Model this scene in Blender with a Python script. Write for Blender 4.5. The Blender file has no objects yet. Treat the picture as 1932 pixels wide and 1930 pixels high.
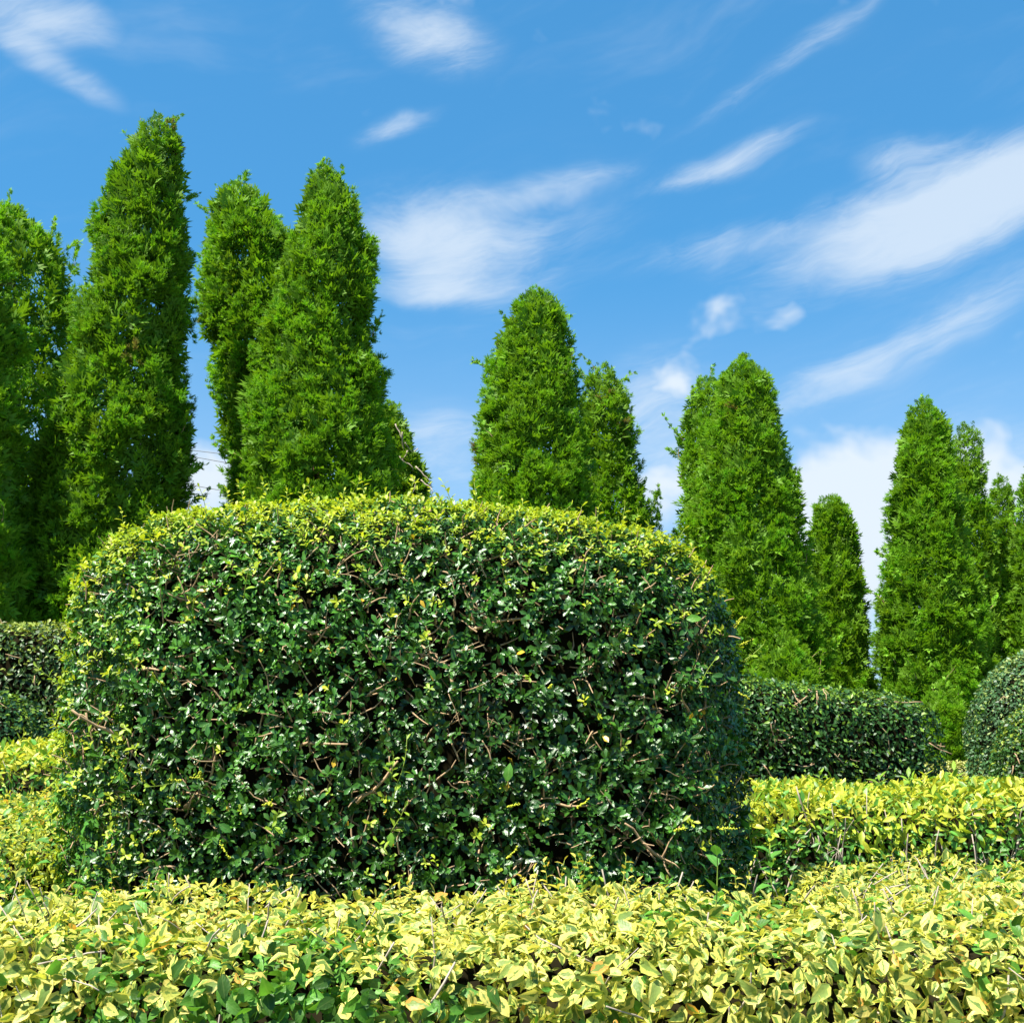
import bpy, math, random
import numpy as np
from mathutils import Matrix, Vector

rng = np.random.default_rng(7)
random.seed(7)
scene = bpy.context.scene
col = scene.collection

# ------------------------------------------------------------------ camera
F = 2200.0                       # focal length in units of a 1932 px wide picture
CAM = np.array([0.0, 0.0, 1.25])
PITCH = math.radians(10.9)
cam_data = bpy.data.cameras.new('camera')
cam_data.sensor_fit = 'HORIZONTAL'
cam_data.sensor_width = 36.0
cam_data.lens = 36.0 * F / 1932.0
cam_data.clip_start = 0.05
cam_data.clip_end = 6000
cam = bpy.data.objects.new('camera', cam_data)
cam.location = CAM
cam.rotation_euler = (math.radians(90) + PITCH, 0, 0)
col.objects.link(cam)
scene.camera = cam

# ------------------------------------------------------------------ light and sky
SUN_EL, SUN_AZ = math.radians(60), math.radians(-132)     # azimuth from +Y towards +X
sun_dir = Vector((math.sin(SUN_AZ) * math.cos(SUN_EL), math.cos(SUN_AZ) * math.cos(SUN_EL), math.sin(SUN_EL)))
sd = bpy.data.lights.new('sun', 'SUN')
sd.energy = 5.0
sd.angle = math.radians(0.53)
sd.color = (1.0, 0.95, 0.86)
so = bpy.data.objects.new('sun', sd)
so.rotation_euler = sun_dir.to_track_quat('Z', 'Y').to_euler()
so.location = (-4, -3, 9)
col.objects.link(so)

scene.view_settings.view_transform = 'Standard'
scene.view_settings.look = 'None'
scene.view_settings.exposure = 1.32
scene.view_settings.gamma = 1.0
scene.view_settings.use_curve_mapping = False

scene.cycles.max_bounces = 5
scene.cycles.diffuse_bounces = 2
scene.cycles.glossy_bounces = 2
scene.cycles.transmission_bounces = 3

world = bpy.data.worlds.new('World')
scene.world = world
world.use_nodes = True


def pix_dir(px, py):
    u, v = (px - 966) / F, (965 - py) / F
    c, s = math.cos(PITCH), math.sin(PITCH)
    return np.array([u, c - v * s, s + v * c])


def at(px, py, Y):
    d = pix_dir(px, py)
    return CAM + d * (Y / d[1])


def az_el(px, py):
    d = pix_dir(px, py)
    d = d / np.linalg.norm(d)
    return math.atan2(d[0], d[1]), math.asin(d[2])


def build_world():
    nt = world.node_tree
    nt.nodes.clear()
    N = nt.nodes.new
    L = nt.links.new
    out = N('ShaderNodeOutputWorld')
    bg = N('ShaderNodeBackground')
    bg.inputs['Strength'].default_value = 0.066
    L(bg.outputs[0], out.inputs[0])
    sky = N('ShaderNodeTexSky')
    sky.sky_type = 'NISHITA'
    sky.sun_disc = False
    sky.sun_elevation = SUN_EL
    sky.sun_rotation = SUN_AZ
    sky.air_density = 1.0
    sky.dust_density = 0.25
    sky.ozone_density = 2.2
    hs = N('ShaderNodeHueSaturation')
    hs.inputs['Hue'].default_value = 0.485
    hs.inputs['Saturation'].default_value = 1.22
    hs.inputs['Value'].default_value = 1.0
    L(sky.outputs[0], hs.inputs['Color'])
    gm = N('ShaderNodeGamma')
    gm.inputs['Gamma'].default_value = 0.5
    L(hs.outputs[0], gm.inputs['Color'])
    wb = N('ShaderNodeVectorMath')
    wb.operation = 'MULTIPLY'
    L(gm.outputs[0], wb.inputs[0])
    wb.inputs[1].default_value = (0.66, 1.62, 2.5)

    def M(op, a=None, b=None, clamp=False):
        n = N('ShaderNodeMath')
        n.operation = op
        n.use_clamp = clamp
        for i, q in enumerate((a, b)):
            if q is None:
                continue
            if isinstance(q, (int, float)):
                n.inputs[i].default_value = q
            else:
                L(q, n.inputs[i])
        return n.outputs[0]

    tc = N('ShaderNodeTexCoord')
    nrm = N('ShaderNodeVectorMath')
    nrm.operation = 'NORMALIZE'
    L(tc.outputs['Generated'], nrm.inputs[0])
    sep = N('ShaderNodeSeparateXYZ')
    L(nrm.outputs[0], sep.inputs[0])
    az = M('ARCTAN2', sep.outputs[0], sep.outputs[1])
    el = M('ARCSINE', sep.outputs[2])
    comb = N('ShaderNodeCombineXYZ')
    L(az, comb.inputs[0])
    L(el, comb.inputs[1])
    base = comb.outputs[0]
    # gentle warp so that nothing has a clean outline
    wn = N('ShaderNodeTexNoise')
    wn.inputs['Scale'].default_value = 7.0
    wn.inputs['Detail'].default_value = 3
    L(nrm.outputs[0], wn.inputs['Vector'])
    ws = N('ShaderNodeVectorMath'); ws.operation = 'SUBTRACT'
    L(wn.outputs['Color'], ws.inputs[0]); ws.inputs[1].default_value = (.5, .5, .5)
    wsc = N('ShaderNodeVectorMath'); wsc.operation = 'SCALE'
    L(ws.outputs[0], wsc.inputs[0]); wsc.inputs['Scale'].default_value = 0.055
    wad = N('ShaderNodeVectorMath'); wad.operation = 'ADD'
    L(base, wad.inputs[0]); L(wsc.outputs[0], wad.inputs[1])
    warped = wad.outputs[0]

    def noise(vec, rot, sc, scale, detail, rough, dist=0.0):
        mp = N('ShaderNodeMapping')
        mp.vector_type = 'TEXTURE'
        mp.inputs['Rotation'].default_value = (0, 0, rot)
        mp.inputs['Scale'].default_value = sc
        L(vec, mp.inputs['Vector'])
        n = N('ShaderNodeTexNoise')
        n.inputs['Scale'].default_value = scale
        n.inputs['Detail'].default_value = detail
        n.inputs['Roughness'].default_value = rough
        n.inputs['Distortion'].default_value = dist
        L(mp.outputs[0], n.inputs['Vector'])
        return n.outputs['Fac']

    streak = noise(warped, math.radians(15), (4.2, 1.0, 1.0), 11.0, 5, 0.62, 0.25)
    fibre = noise(warped, math.radians(13), (5.0, 1.0, 1.0), 24.0, 5, 0.72, 0.5)
    puff = noise(warped, 0.0, (1.3, 1.0, 1.0), 11.0, 4, 0.58)

    def ellipses(lst):
        tot = None
        for (px, py, hl, hh, ang, w) in lst:
            a, e = az_el(px, py)
            mp = N('ShaderNodeMapping')
            mp.vector_type = 'TEXTURE'
            mp.inputs['Location'].default_value = (a, e, 0)
            mp.inputs['Rotation'].default_value = (0, 0, math.radians(ang))
            mp.inputs['Scale'].default_value = (hl / F, hh / F, 1)
            L(warped, mp.inputs['Vector'])
            ln = N('ShaderNodeVectorMath'); ln.operation = 'LENGTH'
            L(mp.outputs[0], ln.inputs[0])
            mr = N('ShaderNodeMapRange')
            mr.interpolation_type = 'SMOOTHSTEP'
            mr.inputs['From Min'].default_value = 1.25
            mr.inputs['From Max'].default_value = 0.05
            mr.inputs['To Min'].default_value = 0.0
            mr.inputs['To Max'].default_value = w
            L(ln.outputs['Value'], mr.inputs['Value'])
            tot = mr.outputs[0] if tot is None else M('ADD', tot, mr.outputs[0])
        return tot

    cirrus = ellipses([
        (1620, 570, 620, 190, 18, .16), (930, 400, 460, 190, 10, .14), (1500, 210, 520, 120, 16, .10),
        (1340, 462, 210, 42, 9, .45), (1560, 432, 300, 70, 11, .55), (1800, 385, 330, 105, 13, .75), (1960, 330, 260, 85, 13, .4),
        (800, 455, 220, 105, 4, .62), (960, 480, 250, 105, 10, .45), (800, 552, 270, 34, 7, .5), (1050, 350, 190, 34, 14, .5),
        (1560, 730, 200, 55, 28, .42), (1760, 640, 300, 70, 22, .42), (742, 250, 120, 32, 22, .72),
        (1370, 303, 190, 34, 11, .62), (1490, 118, 290, 30, 22, .42), (1720, 285, 120, 44, 4, .5),
        (110, 145, 150, 36, -18, .6), (60, 35, 190, 62, -5, .65), (800, 50, 190, 85, -12, .72),
        (850, 860, 170, 110, 0, .6), (1250, 850, 170, 210, 0, .65), (1850, 850, 260, 130, 0, .6), (1540, 520, 240, 60, 14, .35),
    ])
    cumulus = ellipses([
        (1600, 920, 230, 140, 0, 1.7), (1640, 1060, 220, 190, 0, 1.5), (1250, 960, 130, 110, 0, 1.1), (1890, 890, 210, 120, 0, 1.25),
        (1262, 735, 95, 80, 10, .8), (1482, 602, 75, 68, 30, .85),
        (1355, 597, 80, 60, 0, .7), (1675, 485, 110, 80, 40, .7), (1565, 490, 80, 50, 0, .6),
        (790, 60, 130, 60, -18, .75), (395, 900, 130, 100, 0, 1.5), (60, 45, 140, 44, 0, .6),
    ])

    def smooth(v, lo, hi, top=1.0):
        mr = N('ShaderNodeMapRange')
        mr.interpolation_type = 'SMOOTHSTEP'
        mr.inputs['From Min'].default_value = lo
        mr.inputs['From Max'].default_value = hi
        mr.inputs['To Max'].default_value = top
        L(v, mr.inputs['Value'])
        return mr.outputs[0]

    st = smooth(M('ADD', M('MULTIPLY', streak, .52), M('MULTIPLY', fibre, .48)), .34, .68)
    near = M('MULTIPLY', cirrus, 2.5, True)
    ci = smooth(M('ADD', cirrus, M('MULTIPLY', M('SUBTRACT', st, .5), M('MULTIPLY', near, .62))), .02, 1.15, .74)
    cu = smooth(M('ADD', M('MULTIPLY', puff, 2.1), M('MULTIPLY', cumulus, .55)), 1.30, 1.86, 0.95)
    thin = M('MULTIPLY', smooth(streak, .5, .85), .16)
    haze = N('ShaderNodeMapRange')
    haze.interpolation_type = 'SMOOTHSTEP'
    haze.inputs['From Min'].default_value = .42
    haze.inputs['From Max'].default_value = -.02
    haze.inputs['To Max'].default_value = .55
    L(el, haze.inputs['Value'])
    cover = M('MAXIMUM', M('MAXIMUM', ci, cu), thin, True)
    cover = M('SUBTRACT', 1.0, M('MULTIPLY', M('SUBTRACT', 1.0, cover), M('SUBTRACT', 1.0, haze.outputs[0])), True)
    mix = N('ShaderNodeMix')
    mix.data_type = 'RGBA'
    L(cover, mix.inputs['Factor'])
    L(wb.outputs[0], mix.inputs['A'])
    mix.inputs['B'].default_value = (5.0, 5.6, 6.2, 1)
    L(mix.outputs['Result'], bg.inputs['Color'])


build_world()


# ------------------------------------------------------------------ helpers
def hash3(i, j, k, seed):
    h = (i * 374761393 + j * 668265263 + k * 2147483647 + seed * 974711) & 0xffffffff
    h = ((h ^ (h >> 13)) * 1274126177) & 0xffffffff
    h = (h ^ (h >> 16)) & 0xffffffff
    return h.astype(np.float64) / 4294967295.0


def vnoise(p, scale=1.0, seed=0):
    q = np.asarray(p, dtype=np.float64) * scale
    i = np.floor(q).astype(np.int64)
    f = q - i
    f = f * f * (3 - 2 * f)
    r = np.zeros(q.shape[:-1])
    for a in (0, 1):
        for b in (0, 1):
            for c in (0, 1):
                w = (f[..., 0] if a else 1 - f[..., 0]) * (f[..., 1] if b else 1 - f[..., 1]) * (f[..., 2] if c else 1 - f[..., 2])
                r += w * hash3(i[..., 0] + a, i[..., 1] + b, i[..., 2] + c, seed)
    return r * 2 - 1


def norm(v):
    return v / np.maximum(np.linalg.norm(v, axis=-1, keepdims=True), 1e-9)


def thing(name, label, cat, loc=(0, 0, 0), group=None):
    o = bpy.data.objects.new(name, None)
    o.empty_display_size = 0.2
    o.location = loc
    o['label'] = label
    o['category'] = cat
    if group:
        o['group'] = group
    col.objects.link(o)
    return o


def mesh_from(name, V, T, attrs=None, smooth=True):
    V = np.ascontiguousarray(V, dtype=np.float32)
    T = np.ascontiguousarray(T, dtype=np.int32)
    me = bpy.data.meshes.new(name)
    me.vertices.add(len(V))
    me.vertices.foreach_set('co', V.ravel())
    me.loops.add(T.size)
    me.loops.foreach_set('vertex_index', T.ravel())
    me.polygons.add(len(T))
    me.polygons.foreach_set('loop_start', np.arange(0, T.size, T.shape[1], dtype=np.int32))
    try:
        me.polygons.foreach_set('loop_total', np.full(len(T), T.shape[1], dtype=np.int32))
    except Exception:
        pass
    me.polygons.foreach_set('use_smooth', np.full(len(T), smooth, dtype=bool))
    for k, (typ, data) in (attrs or {}).items():
        a = me.attributes.new(k, typ, 'POINT')
        data = np.ascontiguousarray(data, dtype=np.float32)
        a.data.foreach_set('color' if typ == 'FLOAT_COLOR' else 'vector', data.ravel())
    me.update(calc_edges=True)
    return me


def link(name, me, mat, parent=None, kind=None, label=None):
    o = bpy.data.objects.new(name, me)
    if mat is not None and len(me.materials) == 0:
        me.materials.append(mat)
    if parent is not None:
        o.parent = parent
    if kind:
        o['kind'] = kind
    if label:
        o['label'] = label
    col.objects.link(o)
    return o


# ------------------------------------------------------------------ materials
def new_mat(name):
    m = bpy.data.materials.new(name)
    m.use_nodes = True
    m.node_tree.nodes.clear()
    return m, m.node_tree.nodes.new, m.node_tree.links.new


def leaf_mat(name, rough=0.38, spec=0.5, trans=0.3, variegated=False, tip=None, vein=0.25, bump=0.25, tgain=1.6, edge=None, instancer=False):
    m, N, L = new_mat(name)
    out = N('ShaderNodeOutputMaterial')
    pr = N('ShaderNodeBsdfPrincipled')
    pr.inputs['Roughness'].default_value = rough
    pr.inputs['Specular IOR Level'].default_value = spec
    tr = N('ShaderNodeBsdfTranslucent')
    mx = N('ShaderNodeMixShader')
    mx.inputs[0].default_value = trans
    L(pr.outputs[0], mx.inputs[1]); L(tr.outputs[0], mx.inputs[2]); L(mx.outputs[0], out.inputs[0])
    ti = N('ShaderNodeAttribute'); ti.attribute_name = 'tint'
    if instancer: ti.attribute_type = 'INSTANCER'
    lu = N('ShaderNodeAttribute'); lu.attribute_name = 'luv'
    sp = N('ShaderNodeSeparateXYZ'); L(lu.outputs['Vector'], sp.inputs[0])

    def M(op, a=None, b=None, clamp=False):
        n = N('ShaderNodeMath'); n.operation = op; n.use_clamp = clamp
        for i, q in enumerate((a, b)):
            if q is None: continue
            if isinstance(q, (int, float)): n.inputs[i].default_value = q
            else: L(q, n.inputs[i])
        return n.outputs[0]

    def mixc(f, a, b, blend='MIX'):
        n = N('ShaderNodeMix'); n.data_type = 'RGBA'; n.blend_type = blend
        for key, q in (('Factor', f), ('A', a), ('B', b)):
            if isinstance(q, (int, float)): n.inputs[key].default_value = q
            elif isinstance(q, tuple): n.inputs[key].default_value = q
            else: L(q, n.inputs[key])
        return n.outputs['Result']
    # a leaf's own pattern space: along, across, and a random offset for each leaf
    sc = N('ShaderNodeVectorMath'); sc.operation = 'MULTIPLY_ADD'
    L(lu.outputs['Vector'], sc.inputs[0])
    sc.inputs[1].default_value = (1.0, 0.45, 37.0); sc.inputs[2].default_value = (0, 0, 0)
    nz = N('ShaderNodeTexNoise'); nz.inputs['Scale'].default_value = 4.2; nz.inputs['Detail'].default_value = 3
    L(sc.outputs[0], nz.inputs['Vector'])
    across = M('ABSOLUTE', sp.outputs[1])
    colr = ti.outputs['Color']
    if variegated:
        amt = M('FRACT', M('MULTIPLY', sp.outputs[2], 7.31))
        f = M('ADD', M('ADD', M('MULTIPLY', across, 0.85), M('MULTIPLY', nz.outputs['Fac'], 1.15)), M('MULTIPLY', M('ABSOLUTE', M('SUBTRACT', sp.outputs[0], .5)), .55))
        f = M('SUBTRACT', f, M('MULTIPLY', amt, 0.62))
        mr = N('ShaderNodeMapRange'); mr.interpolation_type = 'SMOOTHSTEP'
        mr.inputs['From Min'].default_value = 0.66; mr.inputs['From Max'].default_value = 0.76
        L(f, mr.inputs['Value'])
        hv = M('FRACT', M('MULTIPLY', sp.outputs[2], 3.7))
        green = mixc(hv, (0.115, 0.21, 0.035, 1), (0.25, 0.34, 0.075, 1))
        # plain green leaves stay green: their tint is already dark
        lum = N('ShaderNodeSeparateColor'); L(ti.outputs['Color'], lum.inputs[0])
        isy = M('GREATER_THAN', lum.outputs[0], 0.3)
        v = mixc(mr.outputs[0], green, ti.outputs['Color'])
        colr = mixc(isy, ti.outputs['Color'], v)
    n2 = N('ShaderNodeTexNoise'); n2.inputs['Scale'].default_value = 2.0; n2.inputs['Detail'].default_value = 2
    L(sc.outputs[0], n2.inputs['Vector'])
    val = N('ShaderNodeMapRange'); L(n2.outputs['Fac'], val.inputs['Value'])
    val.inputs['From Min'].default_value = .25; val.inputs['From Max'].default_value = .75
    val.inputs['To Min'].default_value = .72; val.inputs['To Max'].default_value = 1.25
    vm = N('ShaderNodeVectorMath'); vm.operation = 'SCALE'
    L(colr, vm.inputs[0]); L(val.outputs[0], vm.inputs['Scale'])
    colr = vm.outputs[0]
    if vein:
        mid = N('ShaderNodeMapRange'); L(across, mid.inputs['Value'])
        mid.inputs['From Min'].default_value = .13; mid.inputs['From Max'].default_value = .02
        mid.inputs['To Max'].default_value = vein
        colr = mixc(mid.outputs[0], colr, (0.32, 0.40, 0.12, 1))
    if edge:
        em = N('ShaderNodeMapRange'); L(M('ADD', across, M('MULTIPLY', nz.outputs['Fac'], .35)), em.inputs['Value'])
        em.inputs['From Min'].default_value = 1.05; em.inputs['From Max'].default_value = 1.22
        em.inputs['To Max'].default_value = edge
        colr = mixc(em.outputs[0], colr, (0.30, 0.36, 0.17, 1))
    if tip:
        pw = M('POWER', sp.outputs[0], 1.6)
        colr = mixc(M('MULTIPLY', pw, tip[1]), colr, tip[0])
    L(colr, pr.inputs['Base Color'])
    tg = N('ShaderNodeVectorMath'); tg.operation = 'MULTIPLY'
    L(colr, tg.inputs[0]); tg.inputs[1].default_value = (tgain * 1.05, tgain, tgain * .5)
    L(tg.outputs[0], tr.inputs['Color'])
    if bump:
        wv = M('SINE', M('ADD', M('MULTIPLY', sp.outputs[0], 34.0), M('MULTIPLY', across, -9.0)))
        bp = N('ShaderNodeBump'); bp.inputs['Strength'].default_value = bump; bp.inputs['Distance'].default_value = 0.002
        L(M('ADD', M('MULTIPLY', wv, .12), M('MULTIPLY', nz.outputs['Fac'], 2.0)), bp.inputs['Height'])
        L(bp.outputs[0], pr.inputs['Normal'])
    return m


def bark_mat(name, c1, c2, scale=30.0, rough=0.85, spec=0.3):
    m, N, L = new_mat(name)
    out = N('ShaderNodeOutputMaterial'); pr = N('ShaderNodeBsdfPrincipled')
    pr.inputs['Roughness'].default_value = rough
    pr.inputs['Specular IOR Level'].default_value = spec
    tc = N('ShaderNodeTexCoord')
    mp = N('ShaderNodeMapping'); mp.inputs['Scale'].default_value = (1, 1, .3)
    L(tc.outputs['Object'], mp.inputs[0])
    nz = N('ShaderNodeTexNoise'); nz.inputs['Scale'].default_value = scale; nz.inputs['Detail'].default_value = 6
    L(mp.outputs[0], nz.inputs['Vector'])
    mx = N('ShaderNodeMix'); mx.data_type = 'RGBA'
    L(nz.outputs['Fac'], mx.inputs['Factor']); mx.inputs['A'].default_value = c1; mx.inputs['B'].default_value = c2
    L(mx.outputs['Result'], pr.inputs['Base Color'])
    bp = N('ShaderNodeBump'); bp.inputs['Strength'].default_value = .6; bp.inputs['Distance'].default_value = .004
    L(nz.outputs['Fac'], bp.inputs['Height']); L(bp.outputs[0], pr.inputs['Normal'])
    L(pr.outputs[0], out.inputs[0])
    return m


MAT = {
    'glossy': leaf_mat('glossy_leaf', rough=.31, spec=.45, trans=.14, vein=.08, edge=.22, tgain=1.5),
    'matte': leaf_mat('small_hedge_leaf', rough=.45, spec=.4, trans=.2, vein=.0, bump=0, tgain=1.5),
    'gold': leaf_mat('golden_leaf', rough=.42, spec=.4, trans=.32, vein=.25, tgain=1.35),
    'varieg': leaf_mat('variegated_leaf', rough=.45, spec=.4, trans=.38, variegated=True, vein=.15, tgain=1.3),
    'cypress': leaf_mat('cypress_scale_foliage', rough=.62, spec=.25, trans=.28, tip=((0.20, 0.36, 0.018, 1), .55), vein=0, bump=0, tgain=1.7),
    'cypress_tuft': leaf_mat('cypress_tuft_foliage', rough=.6, spec=.25, trans=.34, tip=((0.26, 0.46, 0.015, 1), .5), vein=0, bump=0, tgain=1.7, instancer=True),
    'twig': bark_mat('twig_bark', (.22, .13, .065, 1), (.52, .37, .21, 1), 60),
    'greytwig': bark_mat('grey_twig_bark', (.22, .17, .12, 1), (.55, .47, .38, 1), 60),
    'core_shade': bark_mat('painted_core_shade', (.008, .007, .004, 1), (.022, .019, .009, 1), 14, .9, 0.0),  # near-black: the shade deep between leaves is put into the colour
    'trunk': bark_mat('cypress_bark', (.10, .045, .025, 1), (.24, .13, .08, 1), 18),
    'greenstem': bark_mat('green_stem', (.16, .26, .03, 1), (.28, .36, .06, 1), 40, .6),
    'flower': leaf_mat('flower_bud', rough=.6, spec=.2, trans=.25, vein=0, bump=0, tgain=1.2),
    'petal': bark_mat('white_petal', (.75, .75, .70, 1), (.85, .85, .82, 1), 30, .6),
    'wire': bark_mat('wire_jacket', (.10, .10, .10, 1), (.16, .16, .16, 1), 30, .5),
    'concrete': bark_mat('pole_concrete', (.30, .29, .27, 1), (.42, .41, .38, 1), 12),
}


def ground_mat():
    m, N, L = new_mat('lawn')
    out = N('ShaderNodeOutputMaterial'); pr = N('ShaderNodeBsdfPrincipled'); pr.inputs['Roughness'].default_value = .9
    tc = N('ShaderNodeTexCoord')
    a = N('ShaderNodeTexNoise'); a.inputs['Scale'].default_value = 1.3; a.inputs['Detail'].default_value = 8
    b = N('ShaderNodeTexNoise'); b.inputs['Scale'].default_value = 60; b.inputs['Detail'].default_value = 4
    L(tc.outputs['Object'], a.inputs['Vector']); L(tc.outputs['Object'], b.inputs['Vector'])
    mx = N('ShaderNodeMix'); mx.data_type = 'RGBA'; L(a.outputs['Fac'], mx.inputs['Factor'])
    mx.inputs['A'].default_value = (.05, .10, .02, 1); mx.inputs['B'].default_value = (.10, .13, .04, 1)
    m2 = N('ShaderNodeMix'); m2.data_type = 'RGBA'; L(b.outputs['Fac'], m2.inputs['Factor'])
    L(mx.outputs['Result'], m2.inputs['A']); m2.inputs['B'].default_value = (.09, .07, .04, 1)
    L(m2.outputs['Result'], pr.inputs['Base Color'])
    bp = N('ShaderNodeBump'); bp.inputs['Distance'].default_value = .02; L(b.outputs['Fac'], bp.inputs['Height']); L(bp.outputs[0], pr.inputs['Normal'])
    L(pr.outputs[0], out.inputs[0])
    return m


# ------------------------------------------------------------------ leaf and spray templates
def leaf_template(rows, width, peak=.5, fold=.25, droop=.2, twist=0.0, tooth=0.0):
    """pointed leaf, length 1 along +Y, face up +Z. returns verts, tris, luv(along, across)"""
    V, U, idx = [], [], []
    for t in rows:
        w = width * (t / peak) ** .75 if t < peak else width * max(0.0, 1 - ((t - peak) / (1 - peak)) ** 2.0) ** .8
        z = -droop * t * t
        if t in (0.0, 1.0):
            idx.append((len(V),)); V.append((0, t, z)); U.append((t, 0))
        else:
            k = len(V); idx.append((k, k + 1, k + 2))
            tw = twist * (t - .5)
            if tooth: w *= 1 + tooth * random.uniform(-1, 1)
            V += [(-w, t - .02, z + fold * w - tw * w), (0, t, z), (w, t + .02, z + fold * w + tw * w)]
            U += [(t, -1), (t, 0), (t, 1)]
    T = []
    for a, b in zip(idx[:-1], idx[1:]):
        if len(a) == 1 and len(b) == 3:
            T += [(a[0], b[1], b[0]), (a[0], b[2], b[1])]
        elif len(a) == 3 and len(b) == 3:
            for s in (0, 1):
                T += [(a[s], a[s + 1], b[s + 1]), (a[s], b[s + 1], b[s])]
        else:
            T += [(a[0], a[1], b[0]), (a[1], a[2], b[0])]
    return np.array(V, float), np.array(T, int), np.array(U, float)


R12 = (0.0, .14, .42, .74, 1.0)      # 14 tris or so
R8 = (0.0, .3, .72, 1.0)
R4 = (0.0, .5, 1.0)
TPL = {
    'obovate': [leaf_template(R12, .25, .62, f, d, tw, .08) for f, d, tw in ((.35, .10, .1), (.2, .25, -.3), (.5, -.1, .2), (.3, .3, .3))],
    'obovate_lo': [leaf_template(R8, .25, .62, f, d, tw, .08) for f, d, tw in ((.35, .10, .1), (.2, .25, -.3), (.5, -.1, .2), (.3, .3, .3))],
    'ovate': [leaf_template((0, .12, .38, .72, 1), .29, .38, f, d, tw, .05) for f, d, tw in ((.25, .25, .1), (.45, .4, -.3), (.15, .1, .3), (.35, .55, .2), (.5, .0, -.1))],
    'lance': [leaf_template(R12, .21, .45, f, d, tw) for f, d, tw in ((.3, .2, .1), (.45, .35, -.3), (.2, -.1, .3))],
    'lance_lo': [leaf_template(R8, .21, .45, f, d, tw) for f, d, tw in ((.3, .2, .1), (.45, .35, -.3), (.2, -.1, .3))],
    'tiny': [leaf_template(R4, .28, .5, f, d, 0) for f, d in ((.3, .15), (.1, .3), (.5, -.1))],
}


def spray_template(n, spread=42, droop=.25, seed=0):
    """flat fan of scale-leaf branchlets, length about 1 along +Y; one triangle for each branchlet"""
    r = random.Random(seed)
    V, T, U = [], [], []
    for i in range(n):
        t = .50 * (i / max(1, n - 1))
        sgn = -1 if i % 2 else 1
        a = math.radians(spread * (1 - .75 * i / n) + r.uniform(-9, 9)) * sgn
        ln = (.62 - .25 * t) * r.uniform(.8, 1.2)
        w = .10 * r.uniform(.8, 1.25)
        d = np.array([math.sin(a), math.cos(a), 0]); sd = np.array([d[1], -d[0], 0])
        b0 = np.array([0, t, 0])
        lift = r.uniform(-.12, .12)
        k = len(V)
        for p in (b0 + d * ln * .22 - sd * w, b0 + d * ln * .22 + sd * w, b0 + d * ln):
            q = p.copy(); q[2] += -droop * q[1] ** 2 + lift * np.linalg.norm(p - b0)
            V.append(q)
        U += [(min(1, t + .05), -1), (min(1, t + .05), 1), (min(1, t + ln), 0)]
        T.append((k, k + 1, k + 2))
    return np.array(V), np.array(T), np.array(U)


SPRAY = [spray_template(8, 46, .25, 1), spray_template(8, 52, .05, 2), spray_template(8, 40, .45, 3), spray_template(8, 58, -.2, 4)]
COARSE = [spray_template(6, 60, .2, 5), spray_template(6, 55, -.1, 6)]


def tuft_template(seed, plumes=15, stations=9):
    """soft tuft of curled feathery plumes, about 1 high along +Y"""
    r = np.random.default_rng(seed)
    V, T, U = [], [], []
    for p in range(plumes):
        ph, sp = r.uniform(0, 6.28), math.radians(70) * math.sqrt(r.random())
        d = np.array([math.sin(sp) * math.cos(ph), math.cos(sp), math.sin(sp) * math.sin(ph)])
        side = norm(np.cross(d, r.normal(0, 1, 3)))
        nrm = np.cross(side, d)
        ln = r.uniform(.6, 1.0) * (1 - .22 * sp)
        curl = r.uniform(0, .8)
        o = r.normal(0, .07, 3)
        for i in range(stations * 2 + 1):
            t = min(.93, .12 + .8 * (i // 2) / (stations - 1)) if i < stations * 2 else .86
            c = o + d * t * ln + np.array([0, 1, 0]) * curl * .4 * t * t * ln + nrm * .12 * curl * t * t
            if i == stations * 2:
                a, l = d + np.array([0, .3 * curl, 0]), .17
            else:
                sg = 1 if i % 2 else -1
                a = d * 1.0 + side * sg * r.uniform(.4, .85) + nrm * r.normal(0, .32) + np.array([0, .3, 0])
                l = (.25 - .11 * t) * r.uniform(.8, 1.2)
            a = norm(a)
            w = norm(np.cross(a, nrm + r.normal(0, .35, 3))) * l * r.uniform(.12, .20)
            k = len(V)
            V += [c + a * l * .15 - w, c + a * l * .15 + w, c + a * l]
            q = t * .75
            U += [(q, -1, 0), (q, 1, 0), (min(1, q + .3), 0, 0)]
            T.append((k, k + 1, k + 2))
    return np.array(V), np.array(T), np.array(U)


tuft_col = bpy.data.collections.new('cypress_tufts')


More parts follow.
